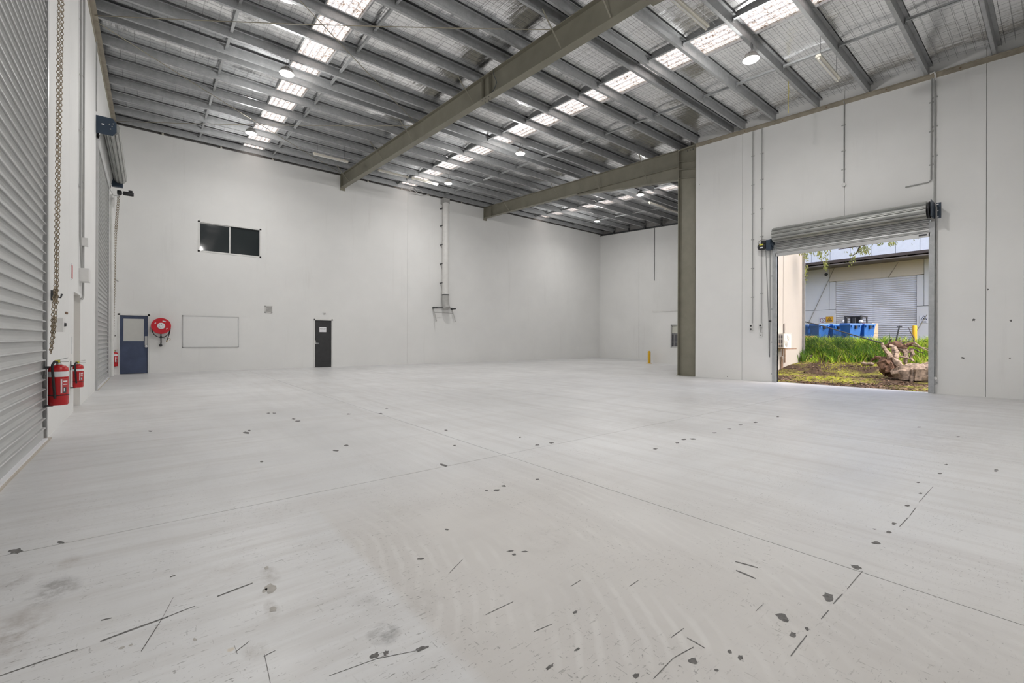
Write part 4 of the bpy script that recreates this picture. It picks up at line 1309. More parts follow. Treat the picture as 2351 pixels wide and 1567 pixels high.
wo = fr.build('window_frame', 'alu', ofc)
MB().box(XO + 0.045, XO + 0.05, wy0, wy1, wz0, wz1).build('pane', 'glass_grey', wo)
MB().box(XO + 0.030, XO + 0.042, wy0 + 0.03, wy1 - 0.03, wz1 - 0.42, wz1 - 0.03).build('roller_blind', 'blind_cream', wo)
for z in (wz0 + 0.25, wz0 + 0.68):
    MB().box(XO + 0.02, XO + 0.04, wy0, wy1, z - 0.012, z + 0.012).build('glazing_bar', 'alu', wo)
for y in (wy1 - 0.16,):
    MB().box(XO + 0.02, XO + 0.04, y - 0.01, y + 0.01, wz0, wz1 - 0.4).build('glazing_bar', 'alu', wo)

bo = on_floor(1499.5, 833.8)
by = thing('bollard', 'yellow steel bollard guarding the corner of the white office', 'bollard', (20.85, yo - 0.02, 0))
MB().lathe([(0.075, 0.02), (0.075, 0.62), (0.05, 0.66), (0.0, 0.675)], (20.85, yo - 0.02, 0), n=16).build('post', 'yellow', by, smooth=True)
MB().box(20.73, 20.97, yo - 0.14, yo + 0.10, 0, 0.02).build('base_plate', 'yellow', by)
p0, p1_ = on_x(1503, 522, XF), on_x(1501, 644, XF)
conduit('dark thin conduit running down the far end wall', [(XF - 0.02, p0[1], ZR(p0[1]) - 0.12), (XF - 0.02, p0[1], p1_[2])], 0.016, 'steel_dark')

# ================================================================== conduits and switches on the panel wall
xw = XR - 0.022
def wcond(label, pts, clips_z=(), r=0.014, mat='pvc_grey', name='conduit'):
    return conduit(label, pts, r, mat, [(XR - 0.012, pts[0][1], z) for z in clips_z], name=name)
wcond('grey wall conduit ending at a double switch', [(xw, 6.155, ZR(6.15) - 0.14), (xw, 6.155, 1.79)], (7.0, 6.1, 5.2, 4.4, 3.5, 2.6))
wcond('grey wall conduit passing the shutter motor down to a switch', [(xw, 5.89, ZR(5.89) - 0.11), (xw, 5.89, 1.78)], (7.0, 6.2, 5.3, 4.45, 2.7))
wcond('grey wall conduit stopping above the open shutter', [(xw, 3.81, ZR(3.8) + 0.02), (xw, 3.79, ZR(3.8) - 0.10), (xw, 3.795, 5.52)], (7.1, 6.4, 5.9))
wcond('grey wall conduit turning sideways above the open shutter', [(xw, 2.045, ZR(2.0) - 0.11), (xw, 2.05, 5.14), (xw, 2.09, 5.09), (xw, 2.52, 5.085)], (7.0, 6.3, 5.5))
wcond('long grey wall conduit running to the floor beside the open shutter', [(xw, 1.985, 7.55), (xw, 1.985, 4.60), (xw, 1.955, 4.45), (xw, 1.955, 0.42)], (7.1, 6.4, 5.7), r=0.018)
wcond('white bent conduit hooked over the brown angle', [(xw - 0.08, 2.06, 7.66), (xw - 0.05, 1.99, 7.69), (xw, 1.975, 7.62), (xw, 1.985, 7.5)], (), 0.018, 'pvc_white')
jb = MB().lathe([(0.05, -0.05), (0.05, 0.0)], (XR, 3.795, 5.48), axis='x', n=14).build('junction_box', 'pvc_white'); tag(jb, 'round white junction box above the open shutter', 'junction box')
switch_box('double_switch', 'white double switch with two dark buttons on the panel wall', 'switch', 'x-', (XR, 6.18, 1.55), 0.085, 0.21, 0.05, [(0.005, 0.155, 0.028), (0.005, 0.055, 0.028)])
switch_box('isolator_switch', 'white single switch with a dark dial on the panel wall', 'switch', 'x-', (XR, 5.91, 1.66), 0.10, 0.11, 0.05, [(0.0, 0.055, 0.03)])
switch_box('key_switch', 'white key switch plate just below the single dial', 'switch', 'x-', (XR, 5.90, 1.36), 0.085, 0.14, 0.05, [(0.0, 0.06, 0.014)])
wcond('short grey conduit between dial and key switch', [(xw, 5.905, 1.66), (xw, 5.905, 1.50)], ())

# ================================================================== the half-open shutter in the panel wall
rs = thing('roller_shutter', 'half-open ribbed steel roller shutter in the panel wall', 'roller shutter', (XR, OPEN[0], 0))
Y0, Y1 = OPEN[0], OPEN[1]
xr, zr, rr = XR - 0.25, 4.37, 0.205
prof = rib_ring(rr, 12)
MB().prism(prof, 'y', Y0 + 0.02, Y1 - 0.02, (xr, zr)).build('curtain_roll', 'roll_steel', rs)
xcur = XR - 0.055
prof = []
z = 3.80
zt = 4.38
nseg = 6
ph = (zt - z) / nseg
for i in range(nseg):
    zz = z + i * ph
    prof += [(0.0, zz), (-0.012, zz + ph * 0.05), (-0.016, zz + ph * 0.30), (-0.012, zz + ph * 0.52), (0.012, zz + ph * 0.56), (0.012, zz + ph * 0.66), (-0.030, zz + ph * 0.70), (-0.034, zz + ph * 0.82), (-0.030, zz + ph * 0.92), (0.012, zz + ph * 0.95)]
prof.append((0.0, zt))
MB().sheet(prof, 'y', Y0 + 0.0, Y1 - 0.0, (xcur, 0)).build('curtain', 'shutter_zinc', rs)
MB().box(xcur - 0.02, xcur + 0.015, Y0 + 0.0, Y1, 3.765, 3.86).build('bottom_rail', 'alu', rs)
MB().box(xcur - 0.025, xcur - 0.02, Y0 + 0.05, Y0 + 0.20, 3.80, 3.84).build('lock_bar', 'steel_dark', rs)
for (a, b) in ((Y0 - 0.085, Y0 + 0.02), (Y1 - 0.02, Y1 + 0.085)):
    MB().box(XR - 0.075, XR, a, b, 0.0, 4.12).build('guide_channel', 'galvanised', rs)
for z in (0.25, 1.2, 2.2, 3.2):
    MB().box(XR - 0.03, XR, Y1 + 0.085, Y1 + 0.125, z - 0.02, z + 0.02).build('guide_lug', 'galvanised', rs)
    MB().box(XR - 0.03, XR, Y0 - 0.125, Y0 - 0.085, z - 0.02, z + 0.02).build('guide_lug', 'galvanised', rs)
MB().box(XR - 0.42, XR, Y0 - 0.075, Y0 - 0.06, zr - 0.18, zr + 0.20).build('end_bracket', 'bracket_blue', rs)
MB().box(XR - 0.012, XR, Y0 - 0.19, Y0 - 0.06, zr - 0.18, zr + 0.19).build('end_bracket', 'bracket_blue', rs)
for z in (zr - 0.15, zr, zr + 0.15):
    MB().box(XR - 0.016, XR - 0.011, Y0 - 0.145, Y0 - 0.105, z - 0.012, z + 0.012).build('bracket_slot', 'label_white', rs)
MB().lathe([(rr * 0.95, 0.0), (rr * 0.95, 0.02)], (xr, Y0 - 0.03, zr), axis='y', n=24).build('drum_end', 'black_plastic', rs)
MB().prism([(XR, zr + 0.22), (XR - 0.06, zr + 0.22), (XR - 0.09, zr - 0.05), (XR - 0.30, zr - 0.10), (XR - 0.33, zr - 0.22), (XR - 0.10, zr - 0.34), (XR, zr - 0.34)], 'y', Y1 + 0.05, Y1 + 0.065).build('end_bracket', 'bracket_blue', rs)
mo = thing('shutter_motor', 'black motor unit with yellow marking beside the half-open shutter', 'motor', (XR - 0.2, Y1 + 0.3, zr - 0.4))
MB().box(XR - 0.24, XR - 0.08, Y1 + 0.066, Y1 + 0.20, zr - 0.40, zr - 0.10).build('gearbox', 'bracket_blue', mo)
MB().lathe([(0.05, 0.0), (0.085, 0.02), (0.095, 0.06), (0.095, 0.20), (0.07, 0.25), (0.0, 0.26)], (XR - 0.16, Y1 + 0.20, zr - 0.27), axis='y', n=18).build('motor_body', 'black_plastic', mo, smooth=True)
MB().box(XR - 0.27, XR - 0.252, Y1 + 0.27, Y1 + 0.38, zr - 0.24, zr - 0.20).build('warning_label', 'tag_yellow', mo)
MB().box(XR - 0.27, XR - 0.252, Y1 + 0.28, Y1 + 0.36, zr - 0.33, zr - 0.295).build('data_plate', 'label_white', mo)
MB().box(XR - 0.20, XR - 0.12, Y1 + 0.24, Y1 + 0.36, zr - 0.18, zr - 0.10).build('terminal_box', 'black_plastic', mo)
MB().tube([(XR - 0.15, Y1 + 0.42, zr - 0.22), (XR - 0.08, Y1 + 0.50, zr - 0.10), (XR - 0.05, Y1 + 0.40, zr - 0.02), (XR - 0.03, Y1 + 0.26, zr - 0.06)], 0.012, 6).build('flexible_cable', 'pvc_grey', mo)
ch3 = chain('hand_chain', '', [[(XR - 0.15, Y1 + 0.24, zr - 0.40), (XR - 0.10, Y1 + 0.17, 1.85), (XR - 0.085, Y1 + 0.16, 0.75)], [(XR - 0.10, Y1 + 0.14, zr - 0.40), (XR - 0.09, Y1 + 0.14, 1.85), (XR - 0.085, Y1 + 0.15, 0.75)]], 0.045, 0.004, 'steel_dark')
tag(ch3, 'dark hand chain hanging beside the half-open shutter', 'chain')
MB().box(XR - 0.09, XR, Y1 + 0.14, Y1 + 0.18, 1.82, 1.86).build('chain_keeper', 'steel_dark', rs)
MB().lathe([(0.035, -0.06), (0.035, 0.0)], (XR, 1.955, 0.37), axis='x', n=12).build('conduit_elbow', 'pvc_white', rs)

# ================================================================== marks worn into the floor (shapes of their own, thin as paint)
CHIPS = [(1901, 1369, 15, 11, 0.4), (1796, 1416, 17, 9, 0.5), (1820, 1456, 9, 7, 0), (1853, 1443, 7, 4, 0.5), (1966, 1301, 14, 5, 0.3), (2011, 1245, 11, 4, 0.2), (2041, 1221, 7, 3, 0.2),
         (2052, 1201, 7, 3, 0.1), (2084, 1160, 7, 2.5, 0), (2113, 1132, 6, 2, 0), (2008, 1214, 5, 1.6, 0.1), (2158, 1086, 6, 1.6, 0), (2172, 1066, 5, 1.4, 0), (2108, 1107, 5, 1.4, 0), (2287, 1078, 6, 1.4, 0), (2286, 1081, 5, 1.3, 0),
         (1592, 1517, 13, 8, 0.4), (1645, 1537, 5, 3.5, 0), (1700, 1508, 7, 6, 0.6), (1675, 1495, 6, 5, 0.3), (1140, 1125, 8, 3, -0.1), (1156, 1115, 6, 2.4, 0), (1117, 1125, 4, 1.4, 0), (1234, 1100, 5, 1.8, 0), (1026, 1215, 6, 2, 0),
         (1018, 1067, 11, 3, 0.3), (771, 1034, 7, 2, 0), (795, 1022, 6, 2, 0), (565, 993, 9, 2.6, 0.1), (572, 988, 4, 2, 0), (345, 989, 6, 1.6, 0), (601, 1059, 5, 2, 0), (37, 1264, 19, 6.5, -0.15), (140, 1244, 9, 3, 0),
         (1590, 1007, 9, 1.8, 0), (1571, 1008, 7, 1.8, 0), (1505, 1030, 6, 1.6, 0), (1735, 969, 5, 1.4, 0), (1700, 975, 5, 1.3, 0), (1675, 984, 6, 1.3, 0), (1640, 993, 6, 1.3, 0), (1786, 956, 4, 1.2, 0), (1555, 1016, 5, 1.5, 0),
         (1234, 1021, 6, 1.6, 0), (1266, 1016, 7, 1.6, 0), (1194, 1003, 4, 1.6, 0), (1024, 987, 4, 1.3, 0), (1043, 1022, 4, 1.6, 0), (960, 1300, 1, 1, 0), (965, 1282, 9, 2.6, -0.1), (630, 948, 5, 1.2, 0), (684, 966, 8, 1.6, 0), (674, 961, 5, 1.3, 0), (617, 948, 5, 1.2, 0),
         (873, 949, 5, 1.3, 0), (800, 950, 6, 1.3, 0), (888, 937, 4, 1.2, 0), (860, 1504, 13, 6, -0.5), (886, 1498, 8, 5, -0.4), (965, 1487, 12, 3, -0.35), (1172, 1264, 10, 2, -0.1), (1205, 1265, 9, 2, 0), (1180, 1272, 5, 3, 0), (2110, 980, 5, 1.2, 0), (2200, 1002, 5, 1.2, 0),
         (1460, 1550, 10, 6, -0.5), (1325, 1490, 8, 3, -0.6), (1262, 1530, 14, 4, -0.6), (1320, 1405, 6, 3, -0.5), (448, 1467, 5, 4, 0), (280, 1486, 10, 3, -0.3), (300, 1480, 6, 2.4, -0.3), (620, 1350, 14, 13, 0), (607, 1355, 8, 5, -0.5), (627, 1398, 9, 7, -0.3), (612, 1303, 7, 4, -0.2)]
for (px, py, a, b, rot) in CHIPS:
    n = 13
    rnd = random.Random(int(px * 7 + py))
    ring = []
    for i in range(n):
        t = 2 * math.pi * i / n
        q = rnd.uniform(0.62, 1.12)
        u, v = a * q * math.cos(t), b * q * math.sin(t)
        ring.append(on_floor(px + u * math.cos(rot) - v * math.sin(rot), py + u * math.sin(rot) + v * math.cos(rot), 0.0006))
    MB().add(ring, [tuple(range(n))]).build('paint_chip', 'chip' if px > 640 or py < 1300 else 'chip_pale', fl)
# broken saw-cut line and long scratches
SCR = [((1815, 1505), (1852, 1457), 3.0), ((1885, 1420), (1902, 1400), 2.6), ((1913, 1385), (1934, 1362), 3.0), ((1945, 1351), (1980, 1310), 2.2), ((2065, 1208), (2085, 1187), 2.2), ((2088, 1184), (2103, 1164), 2.0), ((2110, 1152), (2142, 1116), 1.4),
       ((0, 1550), (178, 1489), 2.4), ((230, 1471), (386, 1414), 3.4), ((386, 1414), (447, 1390), 1.6), ((324, 1494), (372, 1419), 2.2), ((372, 1419), (398, 1370), 1.2), ((499, 1368), (580, 1337), 2.6), ((232, 1423), (256, 1417), 2.6), ((390, 1324), (403, 1319), 2.4),
       ((607, 1500), (621, 1567), 1.6), ((605, 1506), (632, 1492), 1.4), ((540, 1496), (572, 1471), 1.4), ((545, 1501), (538, 1480), 1.0), ((958, 1494), (984, 1482), 5.0), ((860, 1512), (958, 1492), 1.4), ((756, 1550), (890, 1502), 1.2), ((1115, 1410), (1178, 1380), 1.6),
       ((1226, 1449), (1268, 1431), 1.6), ((1310, 1345), (1333, 1331), 1.6), ((1445, 1345), (1466, 1331), 1.8), ((1030, 1316), (1062, 1283), 1.2), ((1500, 1557), (1545, 1510), 2.2), ((1545, 1510), (1592, 1484), 2.2), ((1578, 1463), (1618, 1486), 2.0), ((1540, 1463), (1570, 1441), 2.0),
       ((1735, 1402), (1752, 1386), 1.4), ((1688, 1288), (1740, 1302), 2.4), ((1690, 1308), (1735, 1327), 3.0)]
for (a, b, w) in SCR:
    d = Vector((b[0] - a[0], b[1] - a[1])); d.normalize()
    nx, ny = -d.y * w / 2, d.x * w / 2
    q = [on_floor(a[0] + nx, a[1] + ny, 0.0008), on_floor(a[0] - nx * 0.6, a[1] - ny * 0.6, 0.0008), on_floor((a[0] + b[0]) / 2 - nx, (a[1] + b[1]) / 2 - ny, 0.0008), on_floor(b[0] - nx * 0.4, b[1] - ny * 0.4, 0.0008), on_floor(b[0] + nx, b[1] + ny, 0.0008), on_floor((a[0] + b[0]) / 2 + nx, (a[1] + b[1]) / 2 + ny, 0.0008)]
    MB().add(q, [tuple(range(6))]).build('scratch', 'chip', fl)

# ================================================================== yard outside the open shutter
def ground_z(x, y):
    def ss(a, b, v):
        v = min(1, max(0, (v - a) / (b - a)))
        return v * v * (3 - 2 * v)
    z = -0.07 - 0.10 * ss(15, 19, x) + 0.42 * ss(21.0, 24.6, x) + 0.86 * ss(24.3, 26.4, x)
    return z + 0.05 * math.sin(x * 1.7 + y * 0.9) * ss(16, 18, x) * (1 - ss(26, 27, x))
vs, fs = [], []
nx, ny = 90, 60
for j in range(ny + 1):
    for i in range(nx + 1):
        x = 14.80 + (60 - 14.80) * (i / nx) ** 1.8
        y = -22 + 44 * j / ny
        if x > 14.81 and y > YE and x < XF + 0.15: z = -0.35
        else: z = ground_z(x, y)
        vs.append((x, y, z))
for j in range(ny):
    for i in range(nx):
        a = j * (nx + 1) + i
        fs.append((a, a + 1, a + nx + 2, a + nx + 1))
gr = MB().add(vs, fs).build('ground', 'mulch', smooth=True)
tag(gr, 'leaf-littered brown yard ground with yellow-green moss', 'ground', kind='structure')
sl = MB().box(XR + 0.14, XR + 0.32, OPEN[0] - 0.3, OPEN[1] + 0.3, -0.2, -0.004).build('door_apron', 'joint_dark')
tag(sl, 'narrow concrete strip outside the open shutter', 'apron', kind='structure')

def blades(name, mats, spots, hmin, hmax, width, lean, seed):
    rnd = random.Random(seed)
    m = MB()
    for (x, y) in spots:
        z = ground_z(x, y) - 0.02
        h = rnd.uniform(hmin, hmax)
        a = rnd.uniform(0, 2 * math.pi)
        l = rnd.uniform(0.2, 1.0) * lean * h
        w = width * rnd.uniform(0.6, 1.2)
        dx, dy = math.cos(a) * l, math.sin(a) * l
        b = rnd.uniform(0, math.pi)
        wx, wy = math.cos(b) * w, math.sin(b) * w
        m.cur = rnd.randrange(len(mats))
        m.add([(x - wx, y - wy, z), (x + wx, y + wy, z), (x + dx * 0.35 + wx * 0.7, y + dy * 0.35 + wy * 0.7, z + h * 0.6), (x + dx * 0.35 - wx * 0.7, y + dy * 0.35 - wy * 0.7, z + h * 0.6), (x + dx, y + dy, z + h * (1 - 0.25 * l / h))],
              [(0, 1, 2, 3), (3, 2, 4)])
    o = m.build(name, mats)
    return o
rnd = random.Random(5)
sp1 = []
for _ in range(420):
    cx_, cy_ = rnd.triangular(24.3, 26.8, 25.8), rnd.uniform(1.2, 9.4)
    for _ in range(26): sp1.append((cx_ + rnd.gauss(0, 0.16), cy_ + rnd.gauss(0, 0.16)))
sp1 = [p for p in sp1 if not (p[0] < XF + 0.25 and p[1] > YE - 0.05)]
o = blades('bank_grass', ['grass_bright', 'grass_deep', 'grass_mid', 'grass_bright', 'grass_bright', 'grass_dry'], sp1, 0.12, 0.56, 0.016, 1.1, 3)
tag(o, 'tall green grass covering the bank behind the fallen trunk', 'grass', kind='stuff')
sp2 = []
for _ in range(46):
    cx_, cy_ = rnd.uniform(24.6, 25.8), rnd.uniform(4.8, 8.4)
    for _ in range(38): sp2.append((cx_ + rnd.gauss(0, 0.13), cy_ + rnd.gauss(0, 0.13)))
sp2 = [p for p in sp2 if not (p[0] < XF + 0.25 and p[1] > YE - 0.05)]
o = blades('strap_leaf_tufts', ['grass_deep'], sp2, 0.35, 0.75, 0.018, 0.8, 4)
tag(o, 'dark strappy leaf tufts on the bank under the bent fence rail', 'undergrowth', kind='stuff')
sp3 = []
for _ in range(9000):
    x, y = rnd.uniform(16.5, 24.3), rnd.uniform(1.6, 8.0)
    q = math.sin(x * 1.1 + 0.6) + math.sin(y * 1.5 - 0.4) + 0.8 * math.sin(x * 0.7 - y * 1.1)
    if q > 0.85: sp3.append((x, y))
o = blades('yard_moss', ['moss'], sp3, 0.015, 0.06, 0.018, 0.9, 6)
tag(o, 'low yellow-green weeds patching the brown yard ground', 'weeds', kind='stuff')
# leaf litter
m = MB()
for _ in range(5000):
    x, y = 14.95 + rnd.random() ** 1.4 * 9.5, rnd.uniform(1.6, 8.1)
    z = ground_z(x, y) + rnd.uniform(0.003, 0.02)
    a, l, w = rnd.uniform(0, 6.28), rnd.uniform(0.03, 0.085), rnd.uniform(0.008, 0.02)
    c_, s_ = math.cos(a), math.sin(a)
    t1, t2 = rnd.uniform(-0.02, 0.03), rnd.uniform(-0.02, 0.03)
    m.cur = rnd.randrange(3)
    m.add([(x - l * c_, y - l * s_, z), (x + w * s_, y - w * c_, z + t1), (x + l * c_, y + l * s_, z + t2), (x - w * s_, y + w * c_, z + 0.004)], [(0, 1, 2, 3)])
o = m.build('leaf_litter', ['litter_tan', 'heartwood', 'litter_dark']); tag(o, 'dry brown leaves scattered over the yard ground', 'leaf litter', kind='stuff')

# fallen stump with its roots and limbs
def at_ground(px, py):
    lo, hi = 14.0, 40.0
    for _ in range(60):
        mid = (lo + hi) / 2
        p = on_x(px, py, mid)
        if p[2] > ground_z(p[0], p[1]): lo = mid
        else: hi = mid
    return on_x(px, py, lo)
base = at_ground(2075, 872)
BX = base[0]
st = thing('fallen_trunk', 'weathered fallen tree trunk with twisted broken limbs in the yard', 'fallen tree', base)
def limb(name, pix, radii, mat, n=9, wob=0.0, seed=1):
    """pix: (px, py, dX) with distance given by the trunk it grows from"""
    pts = []
    for (px, py, dx) in pix:
        pts.append(on_x(px, py, BX + dx))
    out, rs_ = [], []
    rr_ = random.Random(seed)
    for i in range(len(pts) - 1):
        a, b = Vector(pts[i]), Vector(pts[i + 1])
        for j in range(6):
            u = j / 6
            p = a.lerp(b, u)
            p += Vector((rr_.uniform(-1, 1), rr_.uniform(-1, 1), rr_.uniform(-1, 1))) * wob * 0.45
            out.append(p); rs_.append((radii[i] * (1 - u) + radii[i + 1] * u) * rr_.uniform(0.93, 1.07))
    out.append(Vector(pts[-1])); rs_.append(radii[-1])
    mb_ = MB().tube(out, 1, n + 4, radii=rs_)
    q_ = n + 4
    for i in range(len(mb_.v)):
        p = Vector(mb_.v[i]); c_ = out[i // q_]
        ang = i % q_
        k_ = 1 + 0.13 * math.sin(ang * 2.4 + seed + i // q_ * 0.15) + 0.09 * math.sin(ang * 5.1 + i // q_ * 0.25 + seed) + rr_.uniform(-0.05, 0.05)
        mb_.v[i] = tuple(c_ + (p - c_) * k_)
    mb_.build(name, mat, st, smooth=True)
limb('trunk', [(2052, 858, 0.0), (2075, 856, 0.0), (2105, 857, 0.05), (2150, 856, 0.15), (2200, 850, 0.3)], [0.16, 0.28, 0.30, 0.29, 0.25], 'bark_pale', 12, 0.05, 2)
limb('split_stump', [(2046, 856, 0.25), (2040, 845, 0.3), (2036, 832, 0.35), (2042, 820, 0.4)], [0.20, 0.26, 0.22, 0.06], 'heartwood', 10, 0.05, 3)
limb('split_stump', [(2058, 852, 0.3), (2054, 836, 0.35), (2050, 820, 0.4)], [0.20, 0.17, 0.05], 'heartwood', 9, 0.04, 13)
limb('bark_slab', [(2071, 846, 0.1), (2060, 831, 0.2), (2050, 821, 0.3)], [0.07, 0.10, 0.03], 'bark_pale', 6, 0.02, 4)
limb('limb', [(2045, 822, 0.3), (2040, 812, 0.3), (2033, 803, 0.35), (2027, 793, 0.4), (2025, 787, 0.4)], [0.085, 0.07, 0.06, 0.055, 0.04], 'bark_pale', 8, 0.02, 5)
limb('limb', [(2055, 822, 0.6), (2057, 810, 0.7), (2052, 798, 0.8), (2042, 792, 0.8)], [0.10, 0.10, 0.08, 0.05], 'bark_pale', 8, 0.03, 6)
limb('limb', [(2042, 828, 0.5), (2026, 823, 0.6), (2012, 820, 0.7), (1998, 829, 0.7)], [0.10, 0.08, 0.06, 0.03], 'heartwood', 8, 0.03, 7)
limb('limb', [(2060, 850, 0.4), (2080, 846, 0.5), (2098, 841, 0.5), (2111, 836, 0.5)], [0.10, 0.10, 0.09, 0.05], 'bark_pale', 8, 0.03, 8)
limb('limb', [(2090, 848, 0.9), (2110, 845, 0.9), (2130, 838, 1.0), (2150, 836, 1.0)], [0.08, 0.09, 0.10, 0.08], 'bark_pale', 8, 0.03, 9)
limb('root_mass', [(2027, 795, 1.0), (2042, 793, 1.0), (2058, 790, 1.0), (2075, 797, 1.0), (2085, 790, 1.0), (2098, 787, 1.0)], [0.05, 0.08, 0.11, 0.09, 0.06, 0.03], 'heartwood', 7, 0.05, 10)
limb('root_mass', [(2040, 785, 1.0), (2050, 795, 1.0), (2066, 800, 1.0), (2079, 808, 1.0), (2081, 822, 0.9), (2079, 835, 0.8)], [0.03, 0.07, 0.08, 0.08, 0.07, 0.04], 'bark_pale', 7, 0.05, 11)
limb('root_mass', [(2075, 800, 1.0), (2088, 808, 1.0), (2093, 800, 1.0), (2096, 812, 1.0), (2090, 822, 1.0), (2100, 830, 1.0)], [0.05, 0.05, 0.06, 0.05, 0.04, 0.02], 'bark_pale', 7, 0.04, 12)
for (k, pp) in enumerate([[(2060, 796, 1.0), (2075, 786, 1.1), (2090, 781, 1.2)], [(2085, 790, 1.1), (2105, 795, 1.2), (2135, 802, 1.3)], [(2098, 787, 1.1), (2098, 775, 1.2), (2086, 752, 1.3)], [(2098, 785, 1.1), (2115, 798, 1.2), (2140, 808, 1.2)], [(2040, 790, 1.0), (2046, 778, 1.0), (2041, 785, 1.0)], [(2072, 790, 1.1), (2066, 780, 1.1), (2080, 784, 1.1)], [(2090, 800, 1.1), (2110, 806, 1.2), (2122, 812, 1.2)], [(2066, 818, 0.8), (2085, 822, 0.8), (2095, 828, 0.8)]]):
    limb('twig', pp, [0.03, 0.022, 0.01], 'bark_pale' if k % 2 else 'twig_dark', 5, 0.03, 20 + k)

lg = at_ground(1995, 838)
lo_ = thing('short_log', 'short grey dead branch lying on the moss', 'log', lg)
a_, b_ = at_ground(1977, 837), at_ground(2006, 839)
ptsl = [Vector(a_).lerp(Vector(b_), i / 5) + Vector((0, 0, 0.06 + 0.02 * math.sin(i * 2.0))) for i in range(6)]
MB().tube(ptsl, 0.06, 8, radii=[0.035, 0.06, 0.065, 0.07, 0.075, 0.05]).build('branch_body', 'bark_pale', lo_, smooth=True)
# rubble at the foot of the bank
for k in range(16):
    px = 1848 + k * 9.5 + rnd.uniform(-4, 4)
    p = at_ground(px, 822 + rnd.uniform(-5, 5))
    r_ = rnd.uniform(0.06, 0.15)
    m = MB()
    m.lathe([(r_ * 0.5, -0.3 * r_), (r_ * rnd.uniform(0.8, 1.1), 0.0), (r_ * rnd.uniform(0.6, 0.95), 0.35 * r_), (r_ * 0.3, 0.6 * r_)], (p[0], p[1], p[2] + 0.02), n=7)
    tag(m.build('bank_stone', 'bark_pale' if k % 3 else 'heartwood'), 'rough brown clod at the foot of the grassy bank', 'clod', 'clods along the bank foot')

# bent chain-link fence
XFN = 25.15
fp = at_ground(1846, 824)
fn = thing('chain_fence', 'bent black fence post with collapsed rail and wire netting', 'fence', (XFN, 8.0, ground_z(XFN, 8.0)))
pa, pb = on_x(1846.5, 822, XFN), on_x(1846, 734, XFN)
MB().tube([(XFN, pa[1], ground_z(XFN, pa[1]) - 0.1), pb], 0.032, 8).build('post', 'steel_dark', fn)
ra = on_x(1848, 738, XFN); rb = on_x(2024, 787, XFN - 1.2)
mid1, mid2 = on_x(1890, 748, XFN - 0.2), on_x(1960, 769, XFN - 0.6)
MB().tube([ra, mid1, mid2, rb], 0.026, 8).build('fallen_rail', 'steel_dark', fn)
MB().tube([on_x(1842, 741, XFN), on_x(1840, 738.5, XFN), (XFN, pb[1], pb[2] - 0.12)], 0.015, 6).build('rail_clip', 'steel_dark', fn)
m = MB()
for s_ in (1, -1):
    for k in range(-12, 34):
        ya = pa[1] - 0.02 - k * 0.075
        za, zb = ground_z(XFN, 7.5) + 0.1, 0.0
        def top(y):
            u = (ra[1] - y) / (ra[1] - mid2[1])
            return ra[2] + (mid2[2] - ra[2]) * u
        pts = []
        for q in range(26):
            y = ya - s_ * q * 0.05 + (0 if s_ > 0 else -1.2)
            z = 0.9 + q * 0.05
            if y < mid2[1] or y > pa[1]: continue
            if z > top(y): break
            pts.append((XFN - 0.2 * (ra[1] - y) / 2.0, y, z))
        if len(pts) > 2: m.tube(pts, 0.0035, 3, cap=False)
o = m.build('wire_netting', 'steel_dark', fn); o['kind'] = 'stuff'
tp = thing('star_picket', 'leaning dark picket with a short crossbar in the grass', 'picket', at_ground(2056, 790))
XT = 25.6
MB().tube([on_x(2055, 792, XT), on_x(2065, 748, XT + 0.1)], 0.028, 6).build('stem', 'steel_dark', tp)
MB().tube([on_x(2059, 750, XT + 0.1), on_x(2071, 749.5, XT + 0.1)], 0.03, 6).build('crossbar', 'steel_dark', tp)

# wheelie bins
GZ = 1.08
def make_bin():
    t = thing('wheelie_bin', '', 'wheelie bin', (0, 0, 0), 'blue wheelie bins')
    w0, w1, d0, d1, h = 0.22, 0.29, 0.24, 0.34, 0.98
    MB().hexa([(-w0, -d0, 0.06), (w0, -d0, 0.06), (w0, d0, 0.06), (-w0, d0, 0.06)], [(-w1, -d1, h), (w1, -d1, h), (w1, d1, h), (-w1, d1, h)]).build('body', 'bin_blue', t)
    MB().box(-w1 - 0.02, w1 + 0.02, -d1 - 0.02, d1 + 0.02, h - 0.05, h).build('rim', 'bin_blue', t)
    MB().hexa([(-w1 - 0.02, -d1 - 0.03, h), (w1 + 0.02, -d1 - 0.03, h), (w1 + 0.02, d1 + 0.02, h), (-w1 - 0.02, d1 + 0.02, h)], [(-w1, -d1, h + 0.05), (w1, -d1, h + 0.05), (w1, d1, h + 0.09), (-w1, d1, h + 0.09)]).build('lid', 'bin_blue', t)
    for sx in (-1, 1):
        MB().lathe([(0.10, -0.03), (0.10, 0.03)], (sx * 0.24, d0 + 0.04, 0.10), axis='x', n=14).build('wheel', 'rubber', t)
        MB().box(sx * 0.2 - 0.03, sx * 0.2 + 0.03, -d1 - 0.05, -d1 - 0.01, h - 0.12, h - 0.02).build('lifting_lug', 'bin_blue', t)
    MB().box(-0.05, 0.05, -d1 - 0.045, -d1 + 0.0, h - 0.20, h - 0.06).build('lock_fitting', 'black_plastic', t)
    MB().tube([(-0.2, d1 + 0.10, h - 0.02), (0.2, d1 + 0.10, h - 0.02)], 0.018, 6).build('pull_handle', 'bin_blue', t)
    return t
bn = make_bin()
XBIN = 27.6
labs = ['blue wheelie bin behind the fence post beside the orange crates', 'blue wheelie bin behind the netting under the speed sign', 'blue wheelie bin beside the amber warning sign',
        'blue wheelie bin just past the forklift mast', 'blue wheelie bin standing beside the stacked cartons']
pxs = [1857, 1881, 1912, 1953, 1984]
